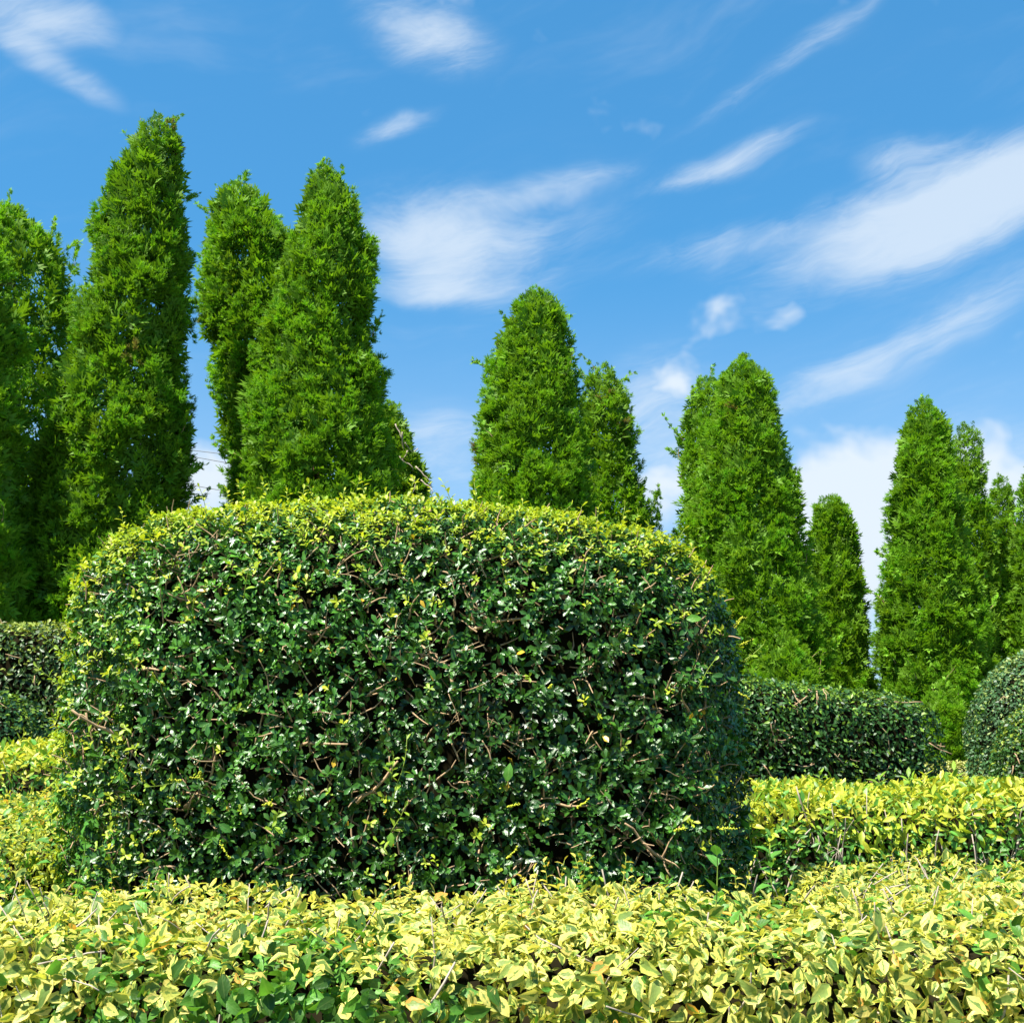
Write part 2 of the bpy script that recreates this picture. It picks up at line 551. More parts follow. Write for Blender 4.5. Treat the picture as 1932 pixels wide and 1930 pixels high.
def tuft_group():
    for k in range(7):
        V, T, U = tuft_template(100 + k)
        me = mesh_from('foliage_tuft', V, T, {'luv': ('FLOAT_VECTOR', U)})
        me.materials.append(MAT['cypress_tuft'])
        tuft_col.objects.link(bpy.data.objects.new('foliage_tuft', me))
    ng = bpy.data.node_groups.new('tuft_scatter', 'GeometryNodeTree')
    ng.interface.new_socket('Geometry', in_out='INPUT', socket_type='NodeSocketGeometry')
    ng.interface.new_socket('Geometry', in_out='OUTPUT', socket_type='NodeSocketGeometry')
    N, L = ng.nodes.new, ng.links.new
    gi, go = N('NodeGroupInput'), N('NodeGroupOutput')
    ci = N('GeometryNodeCollectionInfo')
    ci.inputs['Collection'].default_value = tuft_col
    ci.inputs['Separate Children'].default_value = True
    ci.inputs['Reset Children'].default_value = True
    ip = N('GeometryNodeInstanceOnPoints')
    ip.inputs['Pick Instance'].default_value = True
    L(gi.outputs[0], ip.inputs['Points'])
    L(ci.outputs[0], ip.inputs['Instance'])
    for nm, dt, sk in (('var', 'INT', 'Instance Index'), ('rot', 'FLOAT_VECTOR', 'Rotation'), ('scl', 'FLOAT_VECTOR', 'Scale')):
        a = N('GeometryNodeInputNamedAttribute')
        a.data_type = dt
        a.inputs['Name'].default_value = nm
        L(a.outputs['Attribute'], ip.inputs[sk])
    L(ip.outputs[0], go.inputs[0])
    return ng


def tufts_on(name, parent, pos, R, size, tint):
    """foliage tufts set out over a crown"""
    global TUFTS
    if TUFTS is None:
        TUFTS = tuft_group()
    n = len(pos)
    me = bpy.data.meshes.new(name)
    me.vertices.add(n)
    me.vertices.foreach_set('co', np.ascontiguousarray(pos - np.array(parent.location), dtype=np.float32).ravel())
    ry = -np.arcsin(np.clip(R[:, 2, 0], -1, 1)); rx = np.arctan2(R[:, 2, 1], R[:, 2, 2]); rz = np.arctan2(R[:, 1, 0], R[:, 0, 0])
    for nm, typ, data, key in (('rot', 'FLOAT_VECTOR', np.stack([rx, ry, rz], 1), 'vector'), ('scl', 'FLOAT_VECTOR', np.repeat(size[:, None], 3, 1) * rng.uniform(.8, 1.2, (n, 3)), 'vector'),
                               ('tint', 'FLOAT_COLOR', np.column_stack([tint, np.ones(n)]), 'color')):
        a = me.attributes.new(nm, typ, 'POINT')
        a.data.foreach_set(key, np.ascontiguousarray(data, dtype=np.float32).ravel())
    a = me.attributes.new('var', 'INT', 'POINT')
    a.data.foreach_set('value', rng.integers(0, 7, n).astype(np.int32))
    me.update()
    o = link(name, me, MAT['cypress_tuft'], parent, 'stuff')
    md = o.modifiers.new('tufts', 'NODES')
    md.node_group = TUFTS
    return o


TUFTS = None


def frames(a, n):
    """columns x, y=a, z~n"""
    a = norm(a)
    x = np.cross(a, n)
    bad = np.linalg.norm(x, axis=-1) < 1e-4
    x[bad] = (1, 0, 0)
    x = norm(x)
    z = np.cross(x, a)
    return np.stack([x, a, z], axis=-1)


def scatter(tpls, pos, R, size, tint, rnd, base=(0, 0, 0), which=None):
    """merge many copies of templates; returns V, T, luv, tint"""
    which = rng.integers(0, len(tpls), len(pos)) if which is None else which
    Vs, Ts, Us, Cs = [], [], [], []
    off = 0
    for k, (v, t, u) in enumerate(tpls):
        s = np.nonzero(which == k)[0]
        if not len(s):
            continue
        P = np.einsum('nij,vj->nvi', R[s], v) * size[s][:, None, None] + (pos[s] - np.asarray(base))[:, None, :]
        n, m = len(s), len(v)
        Vs.append(P.reshape(-1, 3))
        Ts.append((t[None] + (np.arange(n) * m)[:, None, None] + off).reshape(-1, 3))
        uu = np.empty((n, m, 3)); uu[..., :2] = u[None]; uu[..., 2] = rnd[s][:, None]
        Us.append(uu.reshape(-1, 3))
        cc = np.ones((n, m, 4)); cc[..., :3] = tint[s][:, None, :]
        Cs.append(cc.reshape(-1, 4))
        off += n * m
    return np.concatenate(Vs), np.concatenate(Ts), np.concatenate(Us), np.concatenate(Cs)


def foliage(name, parent, mat, tpls, pos, R, size, tint, rnd, kind='stuff', which=None):
    base = np.array(parent.location) if parent is not None else np.zeros(3)
    V, T, U, C = scatter(tpls, pos, R, size, tint, rnd, base, which)
    me = mesh_from(name, V, T, {'luv': ('FLOAT_VECTOR', U), 'tint': ('FLOAT_COLOR', C)})
    return link(name, me, MAT[mat], parent, kind)


def project(P):
    d = P - CAM
    c, s = math.cos(PITCH), math.sin(PITCH)
    fwd = d[:, 1] * c + d[:, 2] * s
    up = -d[:, 1] * s + d[:, 2] * c
    return 966 + F * d[:, 0] / fwd, 965 - F * up / fwd, fwd


def pick_visible(pos, R, size, count, aspect=.5, cell=7, frame=True):
    """indices of the leaves that show largest to the camera"""
    ctr = pos + R[:, :, 1] * (size * .5)[:, None]
    px, py, dep = project(ctr)
    ok = (px > -20) & (px < 1950) & (py > -20) & (py < 1950)
    gx = np.clip((px // cell).astype(int), -5, 400) + 5
    gy = np.clip((py // cell).astype(int), -5, 400) + 5
    key = gx * 500 + gy
    zb = np.full(500 * 500, 1e9)
    np.minimum.at(zb, key, dep)
    near = np.minimum.reduce([zb[np.clip(key + o, 0, 249999)] for o in (0, 1, -1, 500, -500)])
    vis = ok & (dep < near + .012)
    view = norm(ctr - CAM)
    face = np.abs(np.einsum('ni,ni->n', view, R[:, :, 2]))
    area = size ** 2 * (.15 + face) / dep ** 2 * vis
    idx = np.argsort(-area)[:count]
    return idx[area[idx] > 0]


def leaf_parts(parent, mat, tpls, pos, R, size, tint, rnd, idx, name='leaf', variants=16):
    """the picked leaves as objects of their own; alike leaves share a mesh"""
    base = np.array(parent.location)
    # group leaves into a few tints, so that meshes can be shared
    order = idx[np.argsort(tint[idx].sum(1))]
    for grp in np.array_split(order, min(variants, max(1, len(order) // 3))):
        if not len(grp):
            continue
        mes = []
        for j in range(3):
            v, t, u = tpls[(j + int(grp[0])) % len(tpls)]
            src = grp[min(len(grp) - 1, j * len(grp) // 3)]
            C = np.ones((len(v), 4)); C[:, :3] = tint[src]
            U = np.column_stack([u, np.full(len(u), rnd[src])])
            me = mesh_from(name, v, t, {'luv': ('FLOAT_VECTOR', U), 'tint': ('FLOAT_COLOR', C)})
            me.materials.append(MAT[mat])
            mes.append(me)
        for n, i in enumerate(grp):
            o = bpy.data.objects.new(name, mes[n % 3])
            o.parent = parent
            M4 = np.eye(4); M4[:3, :3] = R[i] * size[i]; M4[:3, 3] = pos[i] - base
            o.matrix_basis = Matrix(M4.tolist())
            col.objects.link(o)


def split_leaves(parent, mat, tpls, data, count, lo=None):
    """300 biggest as parts, the rest as one part"""
    pos, R, size, tint, rnd = data
    idx = pick_visible(pos, R, size, count)
    leaf_parts(parent, mat, tpls, pos, R, size, tint, rnd, idx)
    rest = np.ones(len(pos), bool); rest[idx] = False
    foliage('leaf_mass', parent, mat, lo or tpls, pos[rest], R[rest], size[rest], tint[rest], rnd[rest])


# tubes --------------------------------------------------------------
def tube(points, radii, sides=5, cap=True):
    P = np.asarray(points, float)
    n = len(P)
    tan = norm(np.gradient(P, axis=0))
    ref = np.array([0.31, 0.87, 0.39])
    x = norm(np.cross(tan, ref)); y = np.cross(tan, x)
    a = np.arange(sides) * 2 * math.pi / sides
    V = (P[:, None] + (np.cos(a)[None, :, None] * x[:, None] + np.sin(a)[None, :, None] * y[:, None]) * np.asarray(radii)[:, None, None]).reshape(-1, 3)
    T = []
    for i in range(n - 1):
        for s in range(sides):
            q = (s + 1) % sides
            T += [(i * sides + s, i * sides + q, (i + 1) * sides + q), (i * sides + s, (i + 1) * sides + q, (i + 1) * sides + s)]
    if cap:
        for s in range(1, sides - 1):
            T.append(((n - 1) * sides, (n - 1) * sides + s, (n - 1) * sides + s + 1))
            T.append((0, s + 1, s))
    return V, np.array(T)


def merge(parts):
    V, T, o = [], [], 0
    for v, t in parts:
        V.append(v); T.append(t + o); o += len(v)
    return np.concatenate(V), np.concatenate(T)


def crooked(p, d, ln, segs=5, wob=.25, pull=None):
    pts = [np.array(p, float)]
    d = np.array(d, float)
    for i in range(segs):
        d = d + rng.normal(0, wob, 3)
        if pull is not None:
            d = d + pull
        d = d / np.linalg.norm(d)
        pts.append(pts[-1] + d * ln / segs)
    return np.array(pts)


def branch_part(name, parent, pts, r0, r1, mat, sides=5, side_twigs=0):
    base = np.array(parent.location)
    rad = np.linspace(r0, r1, len(pts)) * (1 + rng.normal(0, .12, len(pts)))
    parts = [tube(pts - base, rad, sides)]
    for k in range(side_twigs):
        i = rng.integers(1, len(pts) - 1)
        d = norm(pts[i] - pts[i - 1] + rng.normal(0, .8, 3))
        q = crooked(pts[i] - base, d, np.linalg.norm(pts[-1] - pts[0]) * rng.uniform(.2, .45), 3, .25)
        parts.append(tube(q, np.linspace(rad[i] * .6, r1 * .6, 4), 4))
    V, T = merge(parts)
    return link(name, mesh_from(name, V, T), MAT[mat], parent)


def spike(parent, p, d, ln, beads=16, tint=(.52, .56, .05), r=.0035, name='flower_spike'):
    """catkin-like spike of yellow-green buds"""
    base = np.array(parent.location)
    pts = crooked(np.array(p) - base, d, ln, beads, .12)
    octv = np.array([(1, 0, 0), (-1, 0, 0), (0, 1, 0), (0, -1, 0), (0, 0, 1), (0, 0, -1)], float)
    octt = np.array([(0, 2, 4), (2, 1, 4), (1, 3, 4), (3, 0, 4), (2, 0, 5), (1, 2, 5), (3, 1, 5), (0, 3, 5)])
    parts = [tube(pts[::4], np.full(len(pts[::4]), .001), 3, False)]
    for i, q in enumerate(pts):
        rr = r * (1 - .45 * i / len(pts)) * rng.uniform(.8, 1.25)
        parts.append((octv * rr + q + rng.normal(0, r * .45, 3), octt))
    V, T = merge(parts)
    C = np.ones((len(V), 4)); C[:, :3] = np.array(tint) * rng.uniform(.8, 1.15)
    me = mesh_from(name, V, T, {'luv': ('FLOAT_VECTOR', np.zeros((len(V), 3)) + .5), 'tint': ('FLOAT_COLOR', C)})
    return link(name, me, MAT['flower'], parent)


def shoot(parent, p, d, ln, nleaf, lsize, tint, tpl, mat, stem='greenstem', pull=(0, 0, .05), name='shoot', top=True, r=.0016):
    """a young upright shoot: stem with its own leaves as sub-parts"""
    base = np.array(parent.location)
    pts = crooked(p, d, ln, 6, .08, np.array(pull))
    V, T = tube(pts - base, np.linspace(r, r * .5, len(pts)), 4)
    st = link(name, mesh_from(name, V, T), MAT[stem], parent)
    pos, A, Nn, S = [], [], [], []
    th = rng.uniform(0, 6)
    for k in range(nleaf):
        t = .3 + .7 * (k + 1) / nleaf if top else (k + .5) / nleaf
        f = t * (len(pts) - 1); i = min(int(f), len(pts) - 2)
        q = pts[i] + (pts[i + 1] - pts[i]) * (f - i)
        ax = norm(pts[i + 1] - pts[i])
        th += 2.4
        s1 = norm(np.cross(ax, (.3, .5, .1))); s2 = np.cross(ax, s1)
        rad = s1 * math.cos(th) + s2 * math.sin(th)
        e = rng.uniform(.25, .8) if t < .9 else rng.uniform(.6, 1.1)
        A.append(rad * math.cos(e) + ax * math.sin(e)); Nn.append(ax * math.cos(e) - rad * math.sin(e))
        pos.append(q); S.append(lsize * rng.uniform(.7, 1.15) * (1.1 - .35 * t))
    pos, A, Nn, S = map(np.array, (pos, A, Nn, S))
    R = frames(A, Nn)
    tints = np.array(tint)[None] * rng.uniform(.8, 1.2, (nleaf, 1))
    v0 = TPL[tpl]
    for i in range(nleaf):
        v, t, u = v0[i % len(v0)]
        C = np.ones((len(v), 4)); C[:, :3] = tints[i]
        P = np.einsum('ij,vj->vi', R[i], v) * S[i] + pos[i] - base
        me = mesh_from('leaf', P, t, {'luv': ('FLOAT_VECTOR', np.column_stack([u, np.full(len(u), rng.random())])), 'tint': ('FLOAT_COLOR', C)})
        link('leaf', me, MAT[mat], st)
    return st


# surfaces as grids ----------------------------------------------------
def grid_tris(nu, nv, wrap_u=False):
    T = []
    for i in range(nu if wrap_u else nu - 1):
        j = (i + 1) % nu
        k = np.arange(nv - 1)
        T.append(np.stack([i * nv + k, j * nv + k, j * nv + k + 1], 1))
        T.append(np.stack([i * nv + k, j * nv + k + 1, i * nv + k + 1], 1))
    return np.concatenate(T)


def sample(V, T, n, wfun=None):
    a, b, c = V[T[:, 0]], V[T[:, 1]], V[T[:, 2]]
    cr = np.cross(b - a, c - a)
    ar = np.linalg.norm(cr, axis=1) + 1e-12
    nr = cr / ar[:, None]
    w = ar.copy()
    if wfun is not None:
        w = w * wfun((a + b + c) / 3, nr)
    k = rng.choice(len(T), n, p=w / w.sum())
    r1, r2 = np.sqrt(rng.random(n)), rng.random(n)
    P = a[k] * (1 - r1)[:, None] + b[k] * (r1 * (1 - r2))[:, None] + c[k] * (r1 * r2)[:, None]
    return P, nr[k], ar.sum()


def view_weight(back=.3):
    def f(c, n):
        v = norm(CAM - c)
        d = (v * n).sum(1)
        return np.where(d > -.25, 1.0, back)
    return f


def dome(center, a, b, zc, ctop, n=3.0, m=3.0, z0=0.05, taper=.06, nu=96, nv=40, lump=.03, seed=1, skew=0.0, rot=0.0, lscale=3.0, crown=0.0):
    """clipped shrub: upright walls below zc, rounded top above; grid V, T (outward normals)"""
    th = np.linspace(0, 2 * math.pi, nu, endpoint=False)
    cx = np.sign(np.cos(th)) * np.abs(np.cos(th)) ** (2 / n)
    cy = np.sign(np.sin(th)) * np.abs(np.sin(th)) ** (2 / n)
    t = np.linspace(0, 1, nv)
    V = np.zeros((nu, nv, 3))
    for j, q in enumerate(t):
        if q < .42:
            z = z0 + (zc - z0) * q / .42
            s = 1 - taper * (1 - q / .42) ** 1.5
        else:
            ph = (q - .42) / .58 * math.pi / 2
            z = zc + ctop * math.sin(ph) ** (2 / m)
            s = max(.001, math.cos(ph)) ** (2 / m)
        V[:, j, 0] = a * cx * s; V[:, j, 1] = b * cy * s; V[:, j, 2] = z
        if q > .42:
            V[:, j, 2] += (skew * V[:, j, 0] + crown * (1 - (V[:, j, 0] / a) ** 2) * (1 - .5 * (V[:, j, 1] / b) ** 2)) * (z - zc) / ctop
    if rot:
        c, s_ = math.cos(rot), math.sin(rot)
        x, y = V[..., 0] * c - V[..., 1] * s_, V[..., 0] * s_ + V[..., 1] * c
        V[..., 0], V[..., 1] = x, y
    P = V.reshape(-1, 3)
    ctr = np.array([0, 0, zc * .7])
    out = norm(P - ctr * np.array([1, 1, 1]))
    P = P + out * (lump * vnoise(P, lscale, seed) + lump * .6 * vnoise(P, lscale * 2.7, seed + 5))[:, None]
    P = P + np.array([center[0], center[1], 0])
    T = grid_tris(nu, nv, True)
    return P, T


def inner_hull(parent, V, T, shrink, name='shade_core', mat='core_shade'):  # dark shell under the leaves, painted as the shade inside the hedge
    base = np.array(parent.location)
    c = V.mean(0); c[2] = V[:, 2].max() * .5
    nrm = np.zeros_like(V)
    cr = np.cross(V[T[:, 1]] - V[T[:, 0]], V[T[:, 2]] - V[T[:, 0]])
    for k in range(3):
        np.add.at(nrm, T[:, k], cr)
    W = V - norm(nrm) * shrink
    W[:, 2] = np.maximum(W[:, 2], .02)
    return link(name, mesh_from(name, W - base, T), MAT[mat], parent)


def inner_dome(parent, V, T, shrink, name='shade_core', mat='core_shade'):
    """near-black shell standing in for the shaded inside of a clipped shrub: its outline drawn in by shrink metres"""
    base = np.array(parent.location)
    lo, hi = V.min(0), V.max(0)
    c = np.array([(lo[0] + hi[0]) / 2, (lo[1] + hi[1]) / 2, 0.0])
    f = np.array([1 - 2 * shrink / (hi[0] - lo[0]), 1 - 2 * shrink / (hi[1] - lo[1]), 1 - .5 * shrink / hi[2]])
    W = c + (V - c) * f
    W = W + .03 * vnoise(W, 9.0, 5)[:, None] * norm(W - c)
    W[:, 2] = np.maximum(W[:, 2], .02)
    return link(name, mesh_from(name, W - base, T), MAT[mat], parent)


def leaf_cloud(P, Nn, depth, size, spread, up=.35, flat=.5):
    """single leaves over a surface: position, frame, size"""
    n = len(P)
    pos = P - Nn * (rng.random(n) ** 1.6 * depth)[:, None]
    tang = rng.normal(0, 1, (n, 3))
    nn = norm(Nn + rng.normal(0, spread, (n, 3)) + np.array([0, 0, up]))
    tang = tang - (tang * nn).sum(1, keepdims=True) * nn
    a = norm(norm(tang) + Nn * flat)
    R = frames(a, nn)
    return pos, R, rng.uniform(size[0], size[1], n)


def rosettes(P, Nn, leaves, size, depth, up=.25, jitter=.35):
    """clusters of leaves round twig tips"""
    n = len(P)
    tip = P - Nn * (rng.random(n) ** 1.5 * depth)[:, None]
    d = norm(Nn + rng.normal(0, jitter, (n, 3)) + np.array([0, 0, up]))
    s1 = norm(np.cross(d, rng.normal(0, 1, (n, 3)))); s2 = np.cross(d, s1)
    th = (np.arange(leaves)[None] * 2.4 + rng.uniform(0, 6.3, (n, 1)) + rng.normal(0, .3, (n, leaves)))
    e = rng.uniform(.0, 1.0, (n, leaves))
    rad = np.cos(th)[..., None] * s1[:, None] + np.sin(th)[..., None] * s2[:, None]
    ce, se = np.cos(e)[..., None], np.sin(e)[..., None]
    A = rad * ce + d[:, None] * se
    Z = d[:, None] * ce - rad * se + np.array([0, 0, .25])
    pos = tip[:, None] - d[:, None] * (np.arange(leaves)[None, :, None] * .0035)
    S = rng.uniform(size[0], size[1], (n, leaves)) * rng.uniform(.75, 1.15, (n, 1))
    A, Z, pos = A.reshape(-1, 3), Z.reshape(-1, 3), pos.reshape(-1, 3)
    return pos, frames(A, Z), S.ravel(), np.repeat(np.arange(n), leaves)


# ================================================================== SETTING
gv = np.array([(-3000, -3000, 0), (3000, -3000, 0), (3000, 3000, 0), (-3000, 3000, 0)], float)
g = link('ground', mesh_from('ground', gv, np.array([(0, 1, 2, 3)]), smooth=False), ground_mat())
g['kind'] = 'structure'


# ================================================================== CYPRESS TREES
def crown_grid(prof, Y, lump, seed, nu=48, nv=90, ysq=1.0):
    """prof: (py, xleft, xright) in picture units at distance Y -> round crown with lumps"""
    rows = []
    for (py, xl, xr) in prof:
        a, b = at(xl, py, Y), at(xr, py, Y)
        rows.append((a[2], (a[0] + b[0]) / 2, max(.015, (b[0] - a[0]) / 2)))
    rows.sort()
    rows = np.array(rows)
    if rows[0, 0] > .15:
        rows = np.vstack([[.12, rows[0, 1], rows[0, 2] * .9], rows])
    z = np.linspace(rows[0, 0], rows[-1, 0], nv)
    cx = np.interp(z, rows[:, 0], rows[:, 1]); r = np.interp(z, rows[:, 0], rows[:, 2])
    th = np.linspace(0, 2 * math.pi, nu, endpoint=False)
    dirs = np.stack([np.cos(th), np.sin(th), 0 * th], 1)
    c = np.stack([cx, np.full(nv, Y), z], 1)
    P = c[None] + dirs[:, None] * r[None, :, None] * np.array([1, ysq, 1])
    q = P.reshape(-1, 3)
    nz = vnoise(q, 2.3, seed) * .4 + vnoise(q * np.array([1, 1, .7]), 5.0, seed + 3) * .35
    amp = lump * np.minimum(1, np.tile(r, nu) / .3)
    q = q + np.repeat(dirs, nv, 0) * (nz * amp - lump * .10 + .012)[:, None]
    return q, grid_tris(nu, nv, True), c, r


def cypress(name, label, prof, Y, tufts, tsize=.11, lump=.10, seed=0, bright=1.0, hue=0.0, wisps=14, sparse=0, tip_wisps=None):
    prof = [(float(a), float(b), float(c)) for a, b, c in prof]
    V, T, axis, rad = crown_grid(prof, Y, lump, seed)
    base = (axis[0, 0], Y, 0.0)
    root = thing(name, label, 'tree', base, 'cypress trees behind the hedges')
    b = np.array(base)
    # trunk with limbs
    zt = axis[-1, 2]
    sel = np.linspace(0, len(axis) - 8, 9).astype(int)
    tp = axis[sel].copy(); tp[0, 2] = 0.0
    parts = [tube(tp - b, np.linspace(.085, .012, 9) * max(.6, zt / 6), 7)]
    link('trunk', mesh_from('trunk', *merge(parts)), MAT['trunk'], root)
    for i in range(8):
        k = rng.integers(3, len(axis) - 10)
        a = rng.uniform(0, 6.28)
        d = np.array([math.cos(a), math.sin(a), .9])
        pts = crooked(axis[k] - b, d, rad[k] * .9, 4, .12, np.array([0, 0, .12]))
        link('limb', mesh_from('limb', *tube(pts, np.linspace(.02, .006, 5), 4, False)), MAT['trunk'], root)
    # outer tufts
    def seen(c, n):
        px, py, _ = project(c)
        hid = ((px > 190) & (px < 1390) & (py > 1010 + .00016 * (px - 760) ** 2)) | (py > 1470) | ((px < 190) & (py > 1200))
        return view_weight(.22)(c, n) * np.where(hid, .5, 1.0)
    per = 11
    ncl = int(tufts * 1.85) // per
    tufts = ncl * per
    C0, N0, area = sample(V, T, ncl, seen)
    gap = np.clip((-vnoise(C0 * np.array([1, 1, .62]), 4.6, seed + 21) - .05) / .45, 0, 1)
    C0 = C0 + N0 * (.03 * vnoise(C0, 2.5, seed + 22) - .15 * gap * np.clip(np.interp(C0[:, 2], axis[:, 2], rad) / .4, .2, 1))[:, None]
    up = np.array([0, 0, 1.0])
    # inner layer of coarse sprays keeps the crown dense but leaves chinks
    n_in = int(tufts * 1.7)
    Pi, Ni, _ = sample(V, T, n_in, seen)
    Rr = np.interp(Pi[:, 2], axis[:, 2], rad)
    Pi = Pi - Ni * (rng.uniform(.22, .5, n_in) * np.minimum(Rr, .5))[:, None]
    # big-scale tone of foliage (older / younger shoots) and per tuft tone
    tone = np.repeat(vnoise(C0, 1.4, seed + 11) * .45 + rng.normal(0, .28, ncl), per)
    # upswept plumes of tufts with shaded creases between them
    rc = tsize * rng.uniform(.5, 1.15, ncl) * np.clip(np.interp(C0[:, 2], axis[:, 2], rad) / .25, .4, 1)
    ax = norm(N0 * .8 + up * rng.uniform(.7, 1.5, (ncl, 1)) + rng.normal(0, .25, (ncl, 3)))
    ax_, rc_ = np.repeat(ax, per, 0), np.repeat(rc, per)
    perp = rng.normal(0, 1, (tufts, 3))
    perp = norm(perp - (perp * ax_).sum(1, keepdims=True) * ax_)
    t = np.tile(np.linspace(0, 1, per), ncl)
    D = norm(ax_ + perp * (.85 - .55 * t)[:, None] + rng.normal(0, .12, (tufts, 3)))
    ts = tsize * rng.uniform(.5, .85, tufts) * np.repeat(np.clip(rc / tsize, .6, 1.1), per) * (1.1 - .35 * t)
    pos = np.repeat(C0 - N0 * (rc * .9)[:, None] - ax * (rc * .7)[:, None], per, 0) + ax_ * (t * rc_ * 2.1)[:, None] + perp * (rc_ * (.85 - .65 * t))[:, None]
    g0 = np.array([.116 + hue, .288, .010]) * bright
    tint = g0[None] * (1 + .40 * tone[:, None] + rng.normal(0, .08, (tufts, 1)))
    tint = np.clip(tint + np.array([.014, .0, .0]) * np.repeat(rng.normal(0, 1, (ncl, 1)), per, 0), .010, 1)
    tint[np.repeat(rng.random(ncl) < .010, per)] = np.array([.17, .12, .05])
    tufts_on('crown', root, pos, frames(D, rng.normal(0, 1, (tufts, 3))), ts, tint)
    # inner
    Ai = norm(Ni * .4 + up * .7 + rng.normal(0, .6, (n_in, 3)))
    Ri = frames(Ai, norm(Ni + rng.normal(0, .5, (n_in, 3))))
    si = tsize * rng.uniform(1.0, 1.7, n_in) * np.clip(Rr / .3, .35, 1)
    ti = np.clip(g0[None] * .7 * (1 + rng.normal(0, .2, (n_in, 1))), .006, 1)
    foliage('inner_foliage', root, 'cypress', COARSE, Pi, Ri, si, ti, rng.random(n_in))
    # loose sprigs that break the outline
    pts0, nn0, _ = sample(V, T, wisps, lambda c, n: np.where(np.abs(n[:, 0]) > .75, 1.0, .03) * (c[:, 2] > 1.2))
    jobs = [(p, norm(n * .7 + up * 1.0), rng.uniform(.10, .24)) for p, n in zip(pts0, nn0)]
    for (px, py, dx, ln) in (tip_wisps or []):
        jobs.append((at(px, py, Y), norm(np.array([dx, 0, 1.0])), ln))
    for p, d, ln in jobs:
        q = crooked(p - d * .06, d, ln + .06, 7, .16)
        st = tube(q - b, np.linspace(.004, .0015, len(q)), 4, False)
        o = link('sprig', mesh_from('sprig', *st), MAT['twig'], root)
        m = 16
        f = rng.uniform(.15, 1, m) * (len(q) - 1)
        i = np.minimum(f.astype(int), len(q) - 2)
        pp = q[i] + (q[i + 1] - q[i]) * (f - i)[:, None]
        ax = norm(q[i + 1] - q[i])
        a = norm(ax + rng.normal(0, .55, (m, 3)))
        s = tsize * rng.uniform(.45, .9, m) * (1.15 - .6 * f / len(q))
        Vv, Tt, Uu, Cc = scatter(SPRAY, pp, frames(a, rng.normal(0, 1, (m, 3))), s, np.clip(g0[None] * rng.uniform(.8, 1.5, (m, 1)), 0, 1), rng.random(m), b)
        link('sprig_foliage', mesh_from('sprig_foliage', Vv, Tt, {'luv': ('FLOAT_VECTOR', Uu), 'tint': ('FLOAT_COLOR', Cc)}), MAT['cypress'], o, 'stuff')
    return root


cypress('cypress_tree', 'cypress cut off by the left edge of the picture, its crown top out of sight',
        [(360, -150, -90), (420, -185, -40), (500, -220, 0), (580, -240, 38), (700, -250, 50), (850, -260, 45), (950, -265, 50), (1060, -270, 62), (1160, -275, 72), (1300, -270, 70)], 9.9, 1500, .125, .12, 21, 1.18, .006, 8)
cypress('cypress_tree', 'cypress with two blunt tops behind and left of the tallest cypress',
        [(385, -10, 30), (415, -45, 65), (450, -60, 105), (500, -75, 130), (600, -90, 150), (750, -100, 160), (900, -110, 170), (1160, -120, 180)], 12.4, 1700, .13, .13, 22, 1.08, .012, 10,
        tip_wisps=[(12, 400, 0, .25), (98, 440, .1, .35), (92, 470, .05, .3), (120, 470, .4, .25), (140, 500, .3, .3)])
cypress('cypress_tree', 'tallest cypress, on the left with a ragged leaning tip',
        [(228, 285, 328), (250, 268, 332), (320, 236, 345), (380, 200, 350), (430, 178, 358), (510, 168, 366), (620, 132, 364), (720, 110, 354), (830, 72, 360), (960, 54, 352), (1100, 48, 345), (1300, 52, 345)], 10.6, 3000, .12, .15, 23, .92, .002, 16,
        tip_wisps=[(268, 262, -.1, .25), (290, 240, .0, .12), (320, 240, .35, .16), (305, 245, .1, .2), (262, 285, -.2, .2)])
cypress('cypress_tree', 'cypress with a loose feathery top, just right of the tallest cypress',
        [(345, 435, 468), (375, 405, 500), (410, 390, 528), (460, 382, 560), (530, 376, 580), (620, 386, 600), (700, 395, 610), (780, 410, 615), (880, 424, 620), (1000, 430, 625), (1200, 440, 620)], 12.0, 2300, .125, .14, 24, 1.05, .004, 16,
        tip_wisps=[(420, 385, -.3, .25), (440, 360, -.1, .25), (456, 350, .1, .2), (410, 405, -.4, .25), (398, 440, -.3, .22)])
cypress('cypress_tree', 'tall pointed cypress rising above the left half of the big round shrub',
        [(306, 608, 622), (335, 592, 645), (365, 572, 668), (420, 556, 692), (500, 530, 704), (600, 500, 709), (660, 488, 702), (740, 470, 722), (850, 455, 742), (940, 448, 758), (1100, 440, 770), (1300, 445, 770)], 10.9, 3000, .12, .14, 25, 1.0, .004, 14,
        tip_wisps=[(612, 322, -.05, .14), (640, 345, .2, .14), (598, 345, -.2, .14)])
dry = cypress('cypress_tree', 'short cypress with dry pale stems, half hidden right of the tall pointed one',
        [(758, 715, 742), (790, 690, 766), (840, 680, 786), (880, 670, 803), (925, 665, 818), (1000, 660, 828), (1200, 660, 832)], 13.5, 1300, .12, .09, 26, 1.0, .02, 8)
for (px, py) in [(752, 800), (765, 815), (775, 850), (760, 860), (790, 880), (782, 900), (770, 835), (800, 905), (745, 880), (758, 905)]:
    p = at(px - 6, py, 13.5 - .40)
    branch_part('dry_stem', dry, crooked(p, norm(np.array([rng.normal(.25, .12), .1, -.9])), rng.uniform(.2, .42), 7, .28), .009, .005, 'greytwig', 4)
